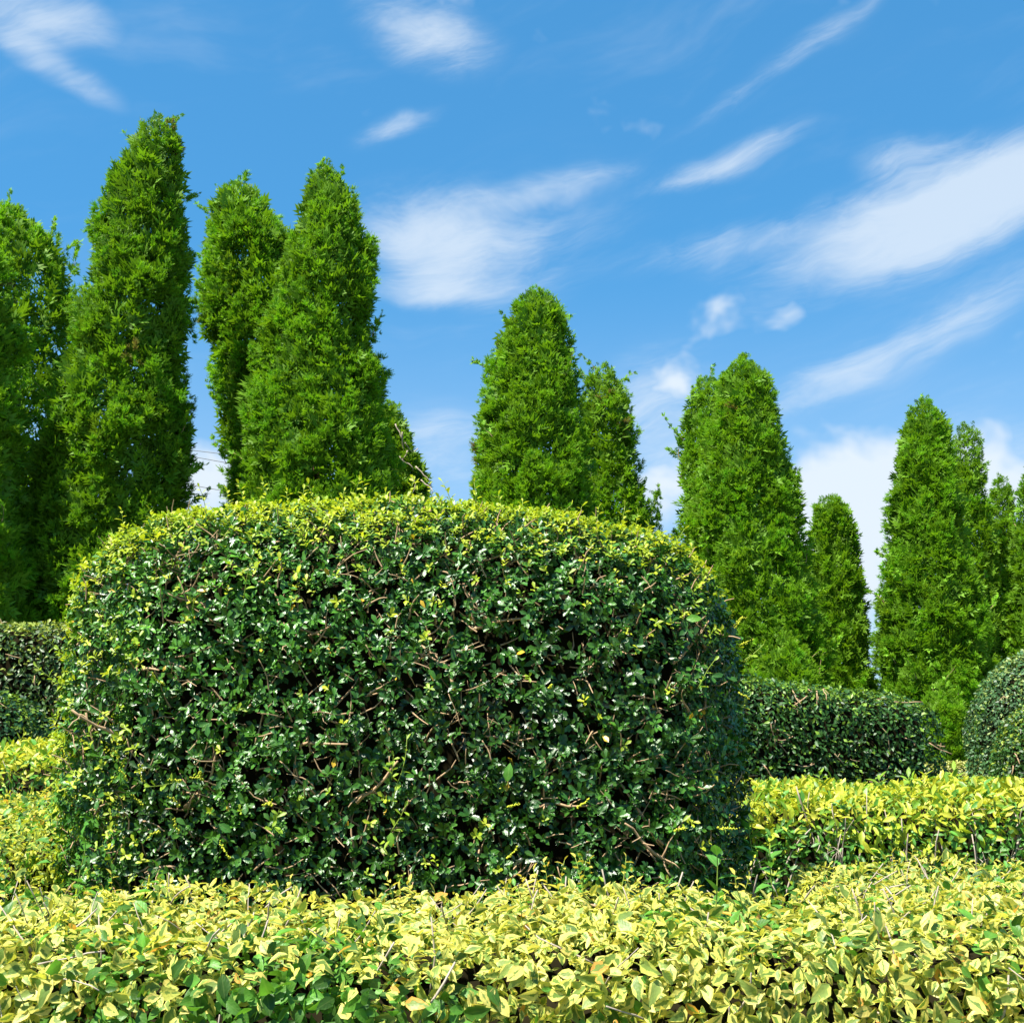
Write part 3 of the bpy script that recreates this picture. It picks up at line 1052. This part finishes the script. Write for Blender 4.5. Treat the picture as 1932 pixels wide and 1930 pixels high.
cypress('cypress_tree', 'broad cone-shaped cypress standing alone above the crest of the round shrub',
        [(548, 995, 1028), (575, 973, 1058), (620, 953, 1078), (660, 938, 1086), (740, 912, 1094), (800, 900, 1104), (850, 892, 1112), (930, 884, 1126), (1000, 882, 1138), (1150, 880, 1150), (1300, 885, 1150)], 11.4, 2600, .115, .11, 27, 1.05, .006, 12,
        tip_wisps=[(1066, 615, .5, .2), (1078, 650, .4, .16), (945, 660, -.3, .1)])
cypress('cypress_tree', 'thin-topped cypress with spiky tips tucked right of the cone-shaped one',
        [(690, 1118, 1150), (720, 1102, 1172), (780, 1090, 1190), (850, 1080, 1206), (910, 1075, 1216), (1000, 1070, 1235), (1150, 1070, 1240)], 13.2, 1000, .12, .11, 28, 1.02, .014, 10,
        tip_wisps=[(1135, 710, -.15, .35), (1150, 720, .1, .2), (1165, 735, .35, .35), (1175, 790, .4, .3), (1108, 715, -.05, .25), (1195, 860, .4, .25)])
cypress('young_cypress', 'small wispy young cypress at the foot of the spiky-topped cypress',
        [(925, 1228, 1242), (960, 1212, 1250), (1010, 1200, 1256), (1150, 1195, 1262)], 14.0, 260, .11, .06, 29, 1.05, .014, 5,
        tip_wisps=[(1240, 945, .1, .25), (1228, 960, -.1, .25)])
cypress('cypress_tree', 'cypress with side sprigs, mostly hidden left behind the pointed right-hand cypress',
        [(712, 1318, 1345), (745, 1303, 1370), (800, 1290, 1390), (870, 1278, 1400), (950, 1276, 1410), (1050, 1290, 1420), (1250, 1290, 1430)], 14.2, 1000, .125, .12, 30, 1.05, .006, 10,
        tip_wisps=[(1335, 725, 0, .25), (1322, 735, -.15, .2), (1292, 830, -.45, .42), (1300, 820, -.2, .3), (1282, 900, -.35, .25), (1280, 860, -.3, .3)])
cypress('cypress_tree', 'pointed full cypress above the right shoulder of the round shrub',
        [(668, 1398, 1410), (690, 1380, 1425), (720, 1358, 1445), (760, 1345, 1462), (820, 1328, 1480), (880, 1312, 1494), (950, 1302, 1510), (1050, 1292, 1530), (1150, 1288, 1548), (1250, 1290, 1562), (1400, 1300, 1565)], 12.4, 2700, .12, .12, 31, 1.02, .005, 12,
        tip_wisps=[(1404, 685, -.1, .12), (1436, 715, .2, .12)])
cypress('young_cypress', 'tiny sprig of cypress showing in the gap above the round shrub',
        [(1010, 1266, 1284), (1050, 1255, 1296), (1150, 1250, 1305)], 14.6, 160, .11, .05, 32, 1.02, .006, 3)
cypress('cypress_tree', 'shorter blunt-topped cypress right of the pointed right-hand cypress',
        [(934, 1555, 1580), (960, 1536, 1598), (1010, 1526, 1612), (1080, 1518, 1624), (1150, 1512, 1636), (1230, 1510, 1648), (1300, 1510, 1655), (1420, 1515, 1655)], 14.4, 1500, .12, .10, 33, 1.08, .014, 8)
cypress('cypress_tree', 'large cypress with a nub top near the right edge of the picture',
        [(752, 1730, 1750), (780, 1716, 1772), (810, 1706, 1786), (880, 1688, 1800), (960, 1678, 1815), (1040, 1672, 1830), (1120, 1660, 1850), (1200, 1656, 1868), (1290, 1662, 1882), (1380, 1680, 1885), (1440, 1700, 1880)], 13.4, 2700, .12, .12, 34, 1.02, .004, 12,
        tip_wisps=[(1736, 768, -.25, .14)])
cypress('cypress_tree', 'slim cypress with a rounded top close behind the nub-topped one',
        [(797, 1812, 1838), (825, 1800, 1848), (880, 1790, 1856), (960, 1780, 1866), (1050, 1780, 1880), (1150, 1780, 1890), (1350, 1780, 1895)], 15.2, 1000, .12, .10, 35, 1.02, .016, 6)
cypress('cypress_tree', 'lower cypress between the slim one and the right picture edge',
        [(902, 1882, 1900), (930, 1868, 1914), (1000, 1862, 1924), (1100, 1858, 1932), (1400, 1855, 1940)], 16.0, 900, .13, .10, 36, 1.0, .014, 6)
cypress('cypress_tree', 'cypress cut off by the right edge of the picture',
        [(860, 1950, 1970), (900, 1930, 1990), (960, 1918, 2010), (1060, 1905, 2030), (1200, 1896, 2045), (1400, 1890, 2050)], 15.0, 1000, .125, .10, 37, .95, .004, 6)
cypress('low_juniper', 'low bright juniper tufts at the foot of the pointed right-hand cypress',
        [(1185, 1468, 1478), (1215, 1452, 1500), (1245, 1435, 1525), (1290, 1425, 1550), (1400, 1420, 1560)], 11.6, 500, .12, .12, 38, 1.05, .012, 6, tip_wisps=[(1520, 1260, .2, .25), (1500, 1235, .2, .25), (1450, 1240, -.2, .25), (1545, 1270, .2, .25)])
cypress('low_juniper', 'low bright juniper below the nub-topped cypress, left of the clipped balls',
        [(1290, 1770, 1790), (1330, 1750, 1815), (1380, 1745, 1835), (1440, 1745, 1845), (1500, 1750, 1845)], 11.2, 500, .11, .09, 39, 1.12, .012, 6, tip_wisps=[(1780, 1310, 0, .3), (1800, 1340, .1, .25), (1765, 1340, -.1, .25)])


# ================================================================== BIG ROUND SHRUB
SH = (-0.325, 4.02, 0.0)
shrub = thing('round_clipped_shrub', 'large round clipped dark green shrub with yellow young tips in the middle', 'shrub', SH)
SV, ST = dome(SH, 1.04, .78, 1.16, .725, 4.6, 5.2, lump=.022, seed=41, taper=.08, skew=-.03, crown=.105)
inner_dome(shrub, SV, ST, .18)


def shrub_leaves(n, leaves, size, depth):
    P, Nn, _ = sample(SV, ST, n, lambda c, nn: view_weight(.3)(c, nn) * (c[:, 2] > .45))
    pos, R, S, owner = rosettes(P, Nn, leaves, size, depth)
    return P, Nn, pos, R, S, owner


# mature leaves
P, Nn, pos, R, S, ow = shrub_leaves(15500, 6, (.016, .033), .11)
tone = (1 + .35 * vnoise(P, 4, 51) + rng.normal(0, .22, len(P)))[ow]
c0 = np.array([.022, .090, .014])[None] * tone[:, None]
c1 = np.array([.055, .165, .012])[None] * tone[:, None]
left = np.clip((-(P[:, 0] - SH[0]) - .25) * .9 + .25, 0, 1)[ow]  # tinted lighter towards the left: the sunlit flank is put into the colour
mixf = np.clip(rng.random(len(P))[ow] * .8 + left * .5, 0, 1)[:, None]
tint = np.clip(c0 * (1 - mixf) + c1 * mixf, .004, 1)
rare = rng.random(len(pos))
tint[rare < .004] = (.55, .36, .03)
rnd = rng.random(len(pos))
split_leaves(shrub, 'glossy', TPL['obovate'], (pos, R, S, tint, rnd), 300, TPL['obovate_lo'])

# young growth: small yellow-green leaf tips, mostly on the crown, thickened on the left flank for its sunlit green
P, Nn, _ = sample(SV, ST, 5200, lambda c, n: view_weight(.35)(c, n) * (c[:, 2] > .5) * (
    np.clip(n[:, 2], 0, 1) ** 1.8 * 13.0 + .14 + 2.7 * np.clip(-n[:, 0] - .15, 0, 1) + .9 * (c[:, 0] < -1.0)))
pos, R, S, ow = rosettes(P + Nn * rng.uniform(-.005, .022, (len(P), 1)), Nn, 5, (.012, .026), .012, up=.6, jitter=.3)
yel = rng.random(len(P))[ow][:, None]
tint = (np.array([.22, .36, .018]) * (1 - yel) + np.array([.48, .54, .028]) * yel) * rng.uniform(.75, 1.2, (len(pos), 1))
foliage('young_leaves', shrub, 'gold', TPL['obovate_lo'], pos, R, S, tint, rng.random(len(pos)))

# fine inner twigs
P, Nn, _ = sample(SV, ST, 1900, lambda c, n: view_weight(.2)(c, n) * (c[:, 2] > .4))
tw = []
for p, n in zip(P, Nn):
    d = norm(n * .5 + rng.normal(0, .6, 3) + np.array([0, 0, .5]))
    q = crooked(p - n * rng.uniform(.02, .10), d, rng.uniform(.04, .09), 3, .25)
    tw.append(tube(q - np.array(SH), np.linspace(.0028, .0014, 4), 4, False))
link('fine_twigs', mesh_from('fine_twigs', *merge(tw)), MAT['twig'], shrub, 'stuff')
# cut branches that show between the leaves
P, Nn, _ = sample(SV, ST, 290, lambda c, n: np.where((n[:, 1] < -.7) & (n[:, 2] < .5), 1.0, .0) * (c[:, 2] > .8))
for k, (p, n) in enumerate(zip(P, Nn)):
    tdir = np.cross(n, rng.normal(0, 1, 3)); tdir = norm(tdir); tdir[2] = abs(tdir[2]) * .8 + .1
    d = norm(tdir + n * rng.uniform(-.05, .28))
    big = k % 14 == 0
    ln = rng.uniform(.06, .15) if not big else rng.uniform(.14, .22)
    r = rng.uniform(.0016, .0034) if not big else rng.uniform(.004, .0065)
    q = crooked(p - n * rng.uniform(.02, .05) - d * ln * .5, d, ln, 6, .17)
    branch_part('branch', shrub, q, r, r * .45, 'twig', 5, 2 if big else (1 if k % 2 == 0 else 0))
# stems rising from the ground inside
for k in range(7):
    a = k / 7 * 6.28
    p0 = np.array([SH[0] + .3 * math.cos(a), SH[1] + .15 * math.sin(a), 0])
    q = crooked(p0, (math.cos(a) * .4, .25 * math.sin(a), 1), 1.1, 7, .06)
    branch_part('stem', shrub, q, .022, .009, 'twig', 6, 0)
# flower spikes
spots = [(380, 1420), (395, 1440), (330, 1370), (290, 1440), (350, 1480), (330, 1530), (350, 1560), (300, 1575), (250, 1470), (155, 1330), (150, 1210), (158, 1150), (560, 1500),
         (525, 1520), (880, 1530), (860, 1600), (1110, 1505), (1400, 1190), (1408, 1220), (1410, 1245), (1405, 1170), (1395, 1290), (1000, 1290), (1350, 1560), (1280, 1580), (240, 1260), (270, 1520), (430, 1610)]
Sz = SV[(SV[:, 1] < SH[1] + .3)]
spx, spy, spd = project(Sz)


def on_shrub(px, py):
    k = np.argmin((spx - px) ** 2 + (spy - py) ** 2)
    return Sz[k].copy()


for (px, py) in spots:
    p = on_shrub(px, py) + np.array([0, -.02, 0])
    side = -1 if px < 700 else 1
    spike(shrub, p, norm(np.array([side * rng.uniform(.1, 1.0), -.6, rng.uniform(-.2, .9)])), rng.uniform(.03, .06), 15)
# upright shoots along the crest and on the face
crest = [(160, 1075), (205, 1030), (235, 1008), (290, 1000), (395, 965), (505, 940), (545, 948), (600, 950), (665, 940), (690, 950), (770, 945), (800, 942), (825, 950), (960, 965), (1030, 975), (1120, 990), (1165, 1000), (1190, 1010), (1260, 1035), (430, 960), (330, 985), (570, 945), (740, 942), (900, 955), (990, 968), (1080, 985), (1220, 1020), (1310, 1055), (180, 1050), (470, 950), (640, 942), (855, 948)]
for (px, py) in crest:
    p = at(px, py + 22, 3.98)
    shoot(shrub, p, norm(np.array([rng.normal(0, .3), -.15, 1])), rng.uniform(.07, .13), 7, .032, (.40, .47, .03), 'obovate', 'gold')
for (px, py, dx, dz, ln) in [(480, 1150, .1, 1, .16), (690, 1500, .45, 1, .20), (1320, 1290, .4, .8, .10), (245, 1225, -.7, .5, .12), (120, 1280, -.8, .3, .10), (140, 1400, -1, .4, .10), (130, 1240, -.9, .6, .1), (1395, 1250, 1, .7, .10),
                             (640, 1480, -.1, 1, .08), (275, 1240, .2, .8, .1), (225, 1190, .1, 1, .1), (330, 1400, -.5, -.2, .12), (510, 1560, .3, .5, .1), (760, 1570, .4, .7, .09), (830, 1630, -.3, .4, .08)]:
    p = on_shrub(px, py) + np.array([0, -.01, 0])
    shoot(shrub, p, norm(np.array([dx, -.5, dz])), ln, 7, .028, (.26, .40, .03), 'obovate', 'gold', top=False)
# one large weed leaf on the crest and a few on the face
for (px, py, s, tn, dx, dz) in [(872, 972, .065, (.38, .50, .03), .55, 1), (975, 1480, .05, (.09, .26, .03), .1, 1), (560, 1640, .04, (.07, .21, .03), -.3, .6), (770, 1570, .038, (.15, .33, .03), 0, -1), (460, 1580, .04, (.06, .2, .03), -.6, .4), (1290, 1165, .045, (.10, .28, .02), .8, .1)]:
    p = (at(px, py, 3.9) if py < 1000 else on_shrub(px, py)) + np.array([0, -.015, 0])
    Rm = frames(np.array([[dx, -.25, dz]], float), np.array([[-.2, -1, .35]]))
    leaf_parts(shrub, 'gold', TPL['ovate'], p[None], Rm, np.array([s]), np.array([tn]), rng.random(1), np.array([0]), 'leaf')
# small white flowers
for (px, py) in [(437, 1028), (688, 1002), (690, 1030), (920, 1010)]:
    p = on_shrub(px, py) + np.array([0, -.02, 0.01]) - np.array(SH)
    Vv, Tt = [], []
    for i in range(5):
        a = i * 2 * math.pi / 5
        e1, e2 = np.array([math.cos(a), -.2, math.sin(a)]), np.array([-math.sin(a), 0, math.cos(a)])
        k = len(Vv)
        Vv += [p, p + e1 * .006 + e2 * .003, p + e1 * .010, p + e1 * .006 - e2 * .003]
        Tt += [(k, k + 1, k + 2), (k, k + 2, k + 3)]
    link('white_flower', mesh_from('white_flower', np.array(Vv), np.array(Tt)), MAT['petal'], shrub)


# ================================================================== FRONT VARIEGATED HEDGE
def sstep(x, a, b):
    t = np.clip((x - a) / (b - a), 0, 1)
    return t * t * (3 - 2 * t)


FH = (0.0, 2.7, 0.0)
front = thing('variegated_hedge', 'low cream and green variegated hedge across the foreground', 'hedge', FH)
xs = np.linspace(-2.6, 2.4, 150)
yf = 2.33 + .04 * np.sin(xs * 3.1) + .03 * np.sin(xs * 7.3 + 1)
yb = 3.14 + 1.95 * sstep(-xs, 1.34, 1.62) + .72 * sstep(xs, .70, .92)
prof_t = np.concatenate([np.linspace(0, .22, 10), np.linspace(.24, .90, 26), np.linspace(.92, 1, 8)])
G = np.zeros((len(xs), len(prof_t), 3))
for j, t in enumerate(prof_t):
    if t <= .22:
        q = t / .22
        y = yf - .05 + .05 * q; z = .05 + (.80 - .05) * q + 0 * xs
        z = np.full_like(xs, .05 + .75 * q)
    elif t <= .90:
        q = (t - .22) / .68
        y = yf + (yb - yf) * q
        edge = np.minimum(np.minimum(q * (yb - yf) / .10, (1 - q) * (yb - yf) / .08), 1)
        z = .80 + .055 * np.sqrt(np.clip(1 - (1 - edge) ** 2, 0, 1)) + .16 * sstep(-xs, 1.25, 1.7) * sstep(y, 3.0, 4.6)
    else:
        q = (t - .90) / .10
        y = yb + .02 * q
        z = .80 * (1 - q) + .05 + .16 * sstep(-xs, 1.25, 1.7) * (1 - q)
    G[:, j, 0] = xs; G[:, j, 1] = y; G[:, j, 2] = z
FV = G.reshape(-1, 3)
FV[:, 2] += .035 * vnoise(FV, 3.0, 61) * (FV[:, 2] > .6) + .022 * vnoise(FV, 8.0, 62) * (FV[:, 2] > .6)
FV[:, 1] += .03 * vnoise(FV, 5.0, 63)
FT = grid_tris(len(xs), len(prof_t))
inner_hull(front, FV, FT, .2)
vw = lambda c, n: (c[:, 2] > .5) * np.where(np.abs(c[:, 0]) < .46 * c[:, 1] + .12, 1.0, .25) * np.where(c[:, 2] > .78, 1.0, 2.2) * np.where(c[:, 1] > 2.9, .8, 1.0) * np.where((c[:, 1] < 3.9) | (c[:, 0] < -1.2), 1, .7)
P, Nn, fa = sample(FV, FT, 30000, vw)
pos, R, S = leaf_cloud(P, Nn, .11, (.018, .056), .70, up=.3, flat=.25)
S = .018 + (S - .018) * (.55 + .45 * rng.random(len(S)))
# leaves hang a little from their stalks, tips outwards and down on the face
R = frames(norm(R[:, :, 1] + np.where(Nn[:, 2:3] < .6, np.array([[0, -.35, -.55]]), np.array([[0, -.12, 0.10]]))), R[:, :, 2])
tone = vnoise(P, 3.2, 64)
r = rng.random(len(P))
cream = np.array([.76, .65, .18])[None] * (1 - r[:, None]) + np.array([.60, .65, .12])[None] * r[:, None]
cream *= rng.uniform(.8, 1.12, (len(P), 1))
gl = vnoise(P * np.array([1, 1, 1]), 2.6, 65) + .45 * vnoise(P, 9, 66) + .38 * sstep(-P[:, 0], .35, 1.1) + .22 * (P[:, 2] < .80) - .02 + rng.normal(0, .33, len(P))
isg = gl > .46
tint = np.where(isg[:, None], np.array([.058, .155, .018])[None] * rng.uniform(.6, 2.3, (len(P), 1)), cream)
# the far left wing is lime rather than cream
lw = (sstep(P[:, 1], 3.0, 3.9) * (P[:, 0] < -1.0))[:, None]
tint = tint * (1 - lw) + lw * np.where(isg[:, None], tint, np.array([.50, .56, .06]))
orange = rng.random(len(P)) < .02
tint[orange] = (.70, .38, .08)
S = np.where(P[:, 1] > 3.4, S * .8, S)
split_leaves(front, 'varieg', TPL['ovate'], (pos, R, S, tint, rng.random(len(P))), 300)
# small tip leaves on the clipped top
P, Nn, _ = sample(FV, FT, 5200, lambda c, n: (n[:, 2] > .5) * (c[:, 2] > .7))
pos, R, S = leaf_cloud(P + np.array([0, 0, .012]), Nn, .02, (.014, .028), .7, up=.3, flat=.5)
tint = np.array([.62, .60, .09])[None] * rng.uniform(.65, 1.15, (len(P), 1))
foliage('tip_leaves', front, 'gold', TPL['lance_lo'], pos, R, S, tint, rng.random(len(P)))
# grey twigs, clipped ends showing
P, Nn, _ = sample(FV, FT, 170, lambda c, n: (c[:, 2] > .68) * (np.abs(c[:, 0]) < .55 * c[:, 1]) * (c[:, 1] < 3.6))
for p, n in zip(P, Nn):
    d = norm(np.array([rng.normal(0, .55), rng.normal(-.15, .35), rng.uniform(.25, 1)]))
    ln = rng.uniform(.07, .17)
    q = crooked(p - d * ln * .75 + np.array([0, 0, .012]), d, ln, 4, .12)
    rr = rng.uniform(.0012, .0028)
    branch_part('twig', front, q, rr, rr * .7, 'greytwig', 4)
for k in range(95):      # spikes of buds
    p, n, _ = sample(FV, FT, 1, lambda c, n: (n[:, 2] > .3) * (c[:, 2] > .72) * np.where((c[:, 0] < -.9), 4.0, 1.0))
    spike(front, p[0], norm(np.array([rng.normal(0, .5), rng.normal(-.1, .3), 1])), rng.uniform(.03, .055), 12, (.55, .56, .05), .0032)
for k in range(60):      # young shoots standing above the clipped top
    p, n, _ = sample(FV, FT, 1, lambda c, n: (n[:, 2] > .3) * (c[:, 2] > .72) * (np.abs(c[:, 0]) < .5 * c[:, 1]) * np.where(np.abs(c[:, 1] - 3.05) < .2, 3, 1))
    gshoot = k % 4 == 0
    shoot(front, p[0] - np.array([0, 0, .01]), norm(np.array([rng.normal(0, .2), -.05, 1])), rng.uniform(.04, .10), 5, .035 if gshoot else .026, (.10, .27, .03) if gshoot else (.60, .52, .09), 'ovate', 'gold', r=.0014)
for (px, py, Y, h, s) in [(1345, 1790, 2.75, .22, .06), (1460, 1690, 3.35, .14, .06), (1420, 1640, 3.5, .12, .055), (1100, 1690, 3.05, .09, .04), (145, 1700, 3.2, .16, .045), (100, 1640, 3.6, .10, .05)]:
    p = at(px, py, Y)
    shoot(front, p, norm(np.array([rng.normal(0, .06), -.03, 1])), h, 8, s, (.085, .25, .035), 'ovate', 'gold', top=False, r=.0022)


# ================================================================== GOLDEN HEDGES
def box_hedge_grid(x0, x1, y0, y1, ztop, lump, seed, round_=.12, nu=90, rot=0.0, slope=0.0, zc=None):
    cx, cy = (x0 + x1) / 2, (y0 + y1) / 2
    return dome((cx, cy), (x1 - x0) / 2, (y1 - y0) / 2, ztop - round_, round_, 7, 2.4, .03, .02, nu, 44, lump, seed, slope, rot)


def golden_hedge(name, label, x0, x1, y0, y1, ztop, n_top, n_face, n_parts, seed, group, lsize=(.032, .062), twigs=60, shoots=14, rx=None):
    loc = ((x0 + x1) / 2, (y0 + y1) / 2, 0)
    h = thing(name, label, 'hedge', loc, group)
    V, T = box_hedge_grid(x0, x1, y0, y1, ztop, .03, seed, .14, 130)
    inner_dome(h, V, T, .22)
    # top: yellow leaves
    P, Nn, _ = sample(V, T, n_top, lambda c, n: (n[:, 2] > .25) * (c[:, 2] > ztop - .2))
    pos, R, S = leaf_cloud(P + np.array([0, 0, .015]), Nn, .09, lsize, .55, up=.2, flat=.9)
    r = rng.random((len(P), 1))
    t1 = np.array([.42, .49, .03]) * (1 - r) + np.array([.60, .57, .07]) * r
    gmask = rng.random((len(P), 1)) < .34
    t1 = np.where(gmask, np.array([[.16, .32, .03]]), t1) * rng.uniform(.75, 1.15, (len(P), 1))
    # face: mostly green with yellow leaves here and there
    P2, N2, _ = sample(V, T, n_face, lambda c, n: (n[:, 2] <= .5) * (c[:, 2] > .3) * np.where(n[:, 1] < 0, 1, .2))
    pos2, R2, S2 = leaf_cloud(P2, N2, .14, lsize, .6, up=.5, flat=.35)
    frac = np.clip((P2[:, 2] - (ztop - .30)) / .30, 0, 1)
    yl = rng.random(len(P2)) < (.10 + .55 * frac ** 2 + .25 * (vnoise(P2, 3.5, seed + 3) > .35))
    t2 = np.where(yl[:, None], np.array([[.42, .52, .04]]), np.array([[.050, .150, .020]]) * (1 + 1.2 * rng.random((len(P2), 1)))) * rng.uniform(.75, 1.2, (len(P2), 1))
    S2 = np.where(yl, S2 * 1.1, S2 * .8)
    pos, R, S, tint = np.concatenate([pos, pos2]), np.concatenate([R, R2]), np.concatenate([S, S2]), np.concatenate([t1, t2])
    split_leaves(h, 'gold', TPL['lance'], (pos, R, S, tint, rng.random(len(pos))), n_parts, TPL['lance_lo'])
    P, Nn, _ = sample(V, T, twigs, lambda c, n: (n[:, 1] < -.5) * (c[:, 2] > ztop - .5) * (np.abs(c[:, 0]) < .5 * c[:, 1]))
    for p, n in zip(P, Nn):
        q = crooked(p - np.array([0, -.035, .18]), norm(np.array([rng.normal(0, .3), -.12, 1])), rng.uniform(.16, .34), 5, .13)
        rr = rng.uniform(.0025, .006)
        branch_part('stem', h, q, rr, rr * .5, 'greytwig', 4, 2)
    for k in range(shoots):
        p, n, _ = sample(V, T, 1, lambda c, n: (n[:, 2] > .4) * (np.abs(c[:, 0]) < .5 * c[:, 1]))
        shoot(h, p[0], norm(np.array([rng.normal(0, .3), -.1, 1])), rng.uniform(.06, .14), 6, lsize[1], (.22, .38, .03) if k % 2 else (.45, .50, .04), 'lance', 'gold', r=.002)
    return h, V, T


GR = golden_hedge('golden_hedge', 'waist-high golden hedge with bare grey stems on the right, behind the variegated hedge', .72, 3.4, 5.0, 6.2, 1.01, 9000, 12000, 300, 71, 'golden hedges', twigs=90, shoots=22)
GL = golden_hedge('golden_hedge', 'golden hedge with upright leaves at the left edge, behind the round shrub', -3.0, -1.75, 5.75, 7.6, 1.19, 5000, 6000, 220, 72, 'golden hedges', twigs=30, shoots=10)


# ================================================================== DARK CLIPPED HEDGES AND BALLS
def clipped(name, label, cat, grid, loc, n, size, seed, tints, twigs=20, parts=300, hull=.12, group=None, young=.12):
    h = thing(name, label, cat, loc, group)
    V, T = grid
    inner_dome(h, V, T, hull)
    P, Nn, _ = sample(V, T, n, lambda c, nn: view_weight(.12)(c, nn) * (c[:, 2] > .3))
    pos, R, S = leaf_cloud(P, Nn, .075, size, .55, up=.35, flat=.35)
    tone = (1 + .35 * vnoise(P, 3, seed) + rng.normal(0, .25, len(P)))[:, None]
    tint = np.array(tints[0])[None] * tone
    yg = rng.random(len(P)) < young * (1 + 3.0 * np.clip(Nn[:, 2], 0, 1) ** 2)
    tint[yg] = np.array(tints[1]) * rng.uniform(.6, 1.2, (yg.sum(), 1))
    tint = np.clip(tint, .004, 1)
    split_leaves(h, 'matte', TPL['obovate_lo'], (pos, R, S, tint, rng.random(len(P))), parts, TPL['tiny'])
    P, Nn, _ = sample(V, T, twigs, lambda c, nn: (nn[:, 1] < -.3) * (c[:, 2] > .8))
    for p, nn in zip(P, Nn):
        tdir = norm(np.cross(nn, rng.normal(0, 1, 3)))
        ln = rng.uniform(.08, .2)
        q = crooked(p - nn * .01 - tdir * ln * .5, norm(tdir + nn * .12), ln, 4, .2)
        rr = rng.uniform(.0025, .005)
        branch_part('twig', h, q, rr, rr * .6, 'twig', 4, 1)
    return h


DG, YG = (.032, .098, .016), (.17, .30, .025)
c = ((at(1300, 1300, 7.0) + at(1730, 1340, 7.9)) / 2)
clipped('clipped_hedge', 'dark green clipped hedge sloping to a rounded end, right of the round shrub', 'hedge',
        dome((1.77, 7.6), .90, .50, 1.20, .37, 5.0, 4.2, lump=.025, seed=81, rot=math.radians(12), skew=-.07), (1.78, 7.55, 0), 19000, (.024, .042), 82, (DG, YG), 34)
clipped('clipped_hedge', 'olive green clipped hedge at the left edge, below the tall cypresses', 'hedge',
        dome((-3.85, 9.0), 1.1, .5, 1.90, .18, 6, 2.6, lump=.03, seed=83), (-3.85, 9.0, 0), 15000, (.03, .054), 84, ((.050, .105, .022), (.26, .33, .05)), 26, 250, young=.16)
clipped('clipped_shrub', 'small dark rounded shrub cut off by the left edge, in front of the olive hedge', 'shrub',
        dome((-3.62, 7.9), .48, .45, 1.15, .42, 3, 2.4, lump=.03, seed=85), (-3.62, 7.9, 0), 7000, (.026, .046), 86, ((.022, .075, .024), YG), 8, 150)
clipped('clipped_ball', 'larger grey-green clipped ball at the right edge, behind the smaller ball', 'shrub',
        dome((4.37, 9.6), .66, .66, 1.10, .85, 2.1, 2.1, lump=.02, seed=87), (4.35, 9.6, 0), 17000, (.024, .042), 88, ((.052, .125, .040), (.24, .32, .08)), 14, 250)
clipped('clipped_ball', 'smaller darker green clipped ball at the right edge, in front of the larger ball', 'shrub',
        dome((3.80, 8.1), .50, .50, .98, .56, 2.1, 2.1, lump=.02, seed=89), (3.80, 8.1, 0), 12000, (.022, .040), 90, ((.040, .115, .018), (.24, .32, .03)), 10, 250)
clipped('low_hedge', 'thin strip of pale low hedge in the distance, left of the clipped balls', 'hedge',
        dome((4.3, 10.6), 1.1, .5, .93, .10, 6, 2.4, lump=.02, seed=91), (4.3, 10.6, 0), 6000, (.022, .04), 92, ((.14, .20, .06), (.42, .44, .12)), 4, 120, young=.3)


# ================================================================== POWER LINES
pole = thing('utility_pole', 'concrete utility pole hidden behind the tall pointed cypress', 'pole', (at(600, 900, 30)[0], 30, 0))
zt = at(600, 850, 30)[2] + .5
link('shaft', mesh_from('shaft', *tube(np.array([(0, 0, 0), (0, 0, zt * .5), (0, 0, zt)]), [.16, .13, .10], 10)), MAT['concrete'], pole)
link('cross_arm', mesh_from('cross_arm', *tube(np.array([(-.1, -.8, zt - .35), (0, 0, zt - .35), (.1, .8, zt - .35)]), [.05, .05, .05], 6)), MAT['concrete'], pole)
for label, y1, y2 in (('upper of two close power lines between the tallest cypresses', 850, 856), ('lower of two close power lines between the tallest cypresses', 862, 871), ('lowest power line showing between the tallest cypresses', 916, 925)):
    a, b_ = at(365, y1, 30), at(415, y2, 30)
    s = (b_ - a) / (b_[0] - a[0])
    x = np.linspace(-16, at(600, 900, 30)[0], 14)
    pts = a[None] + (x - a[0])[:, None] * s[None]
    pts[:, 2] += .0006 * (x - a[0]) ** 2
    w = link('power_line', mesh_from('power_line', *tube(pts, np.full(len(x), .009), 5)), MAT['wire'])
    w['label'] = label; w['category'] = 'cable'; w['group'] = 'power lines'
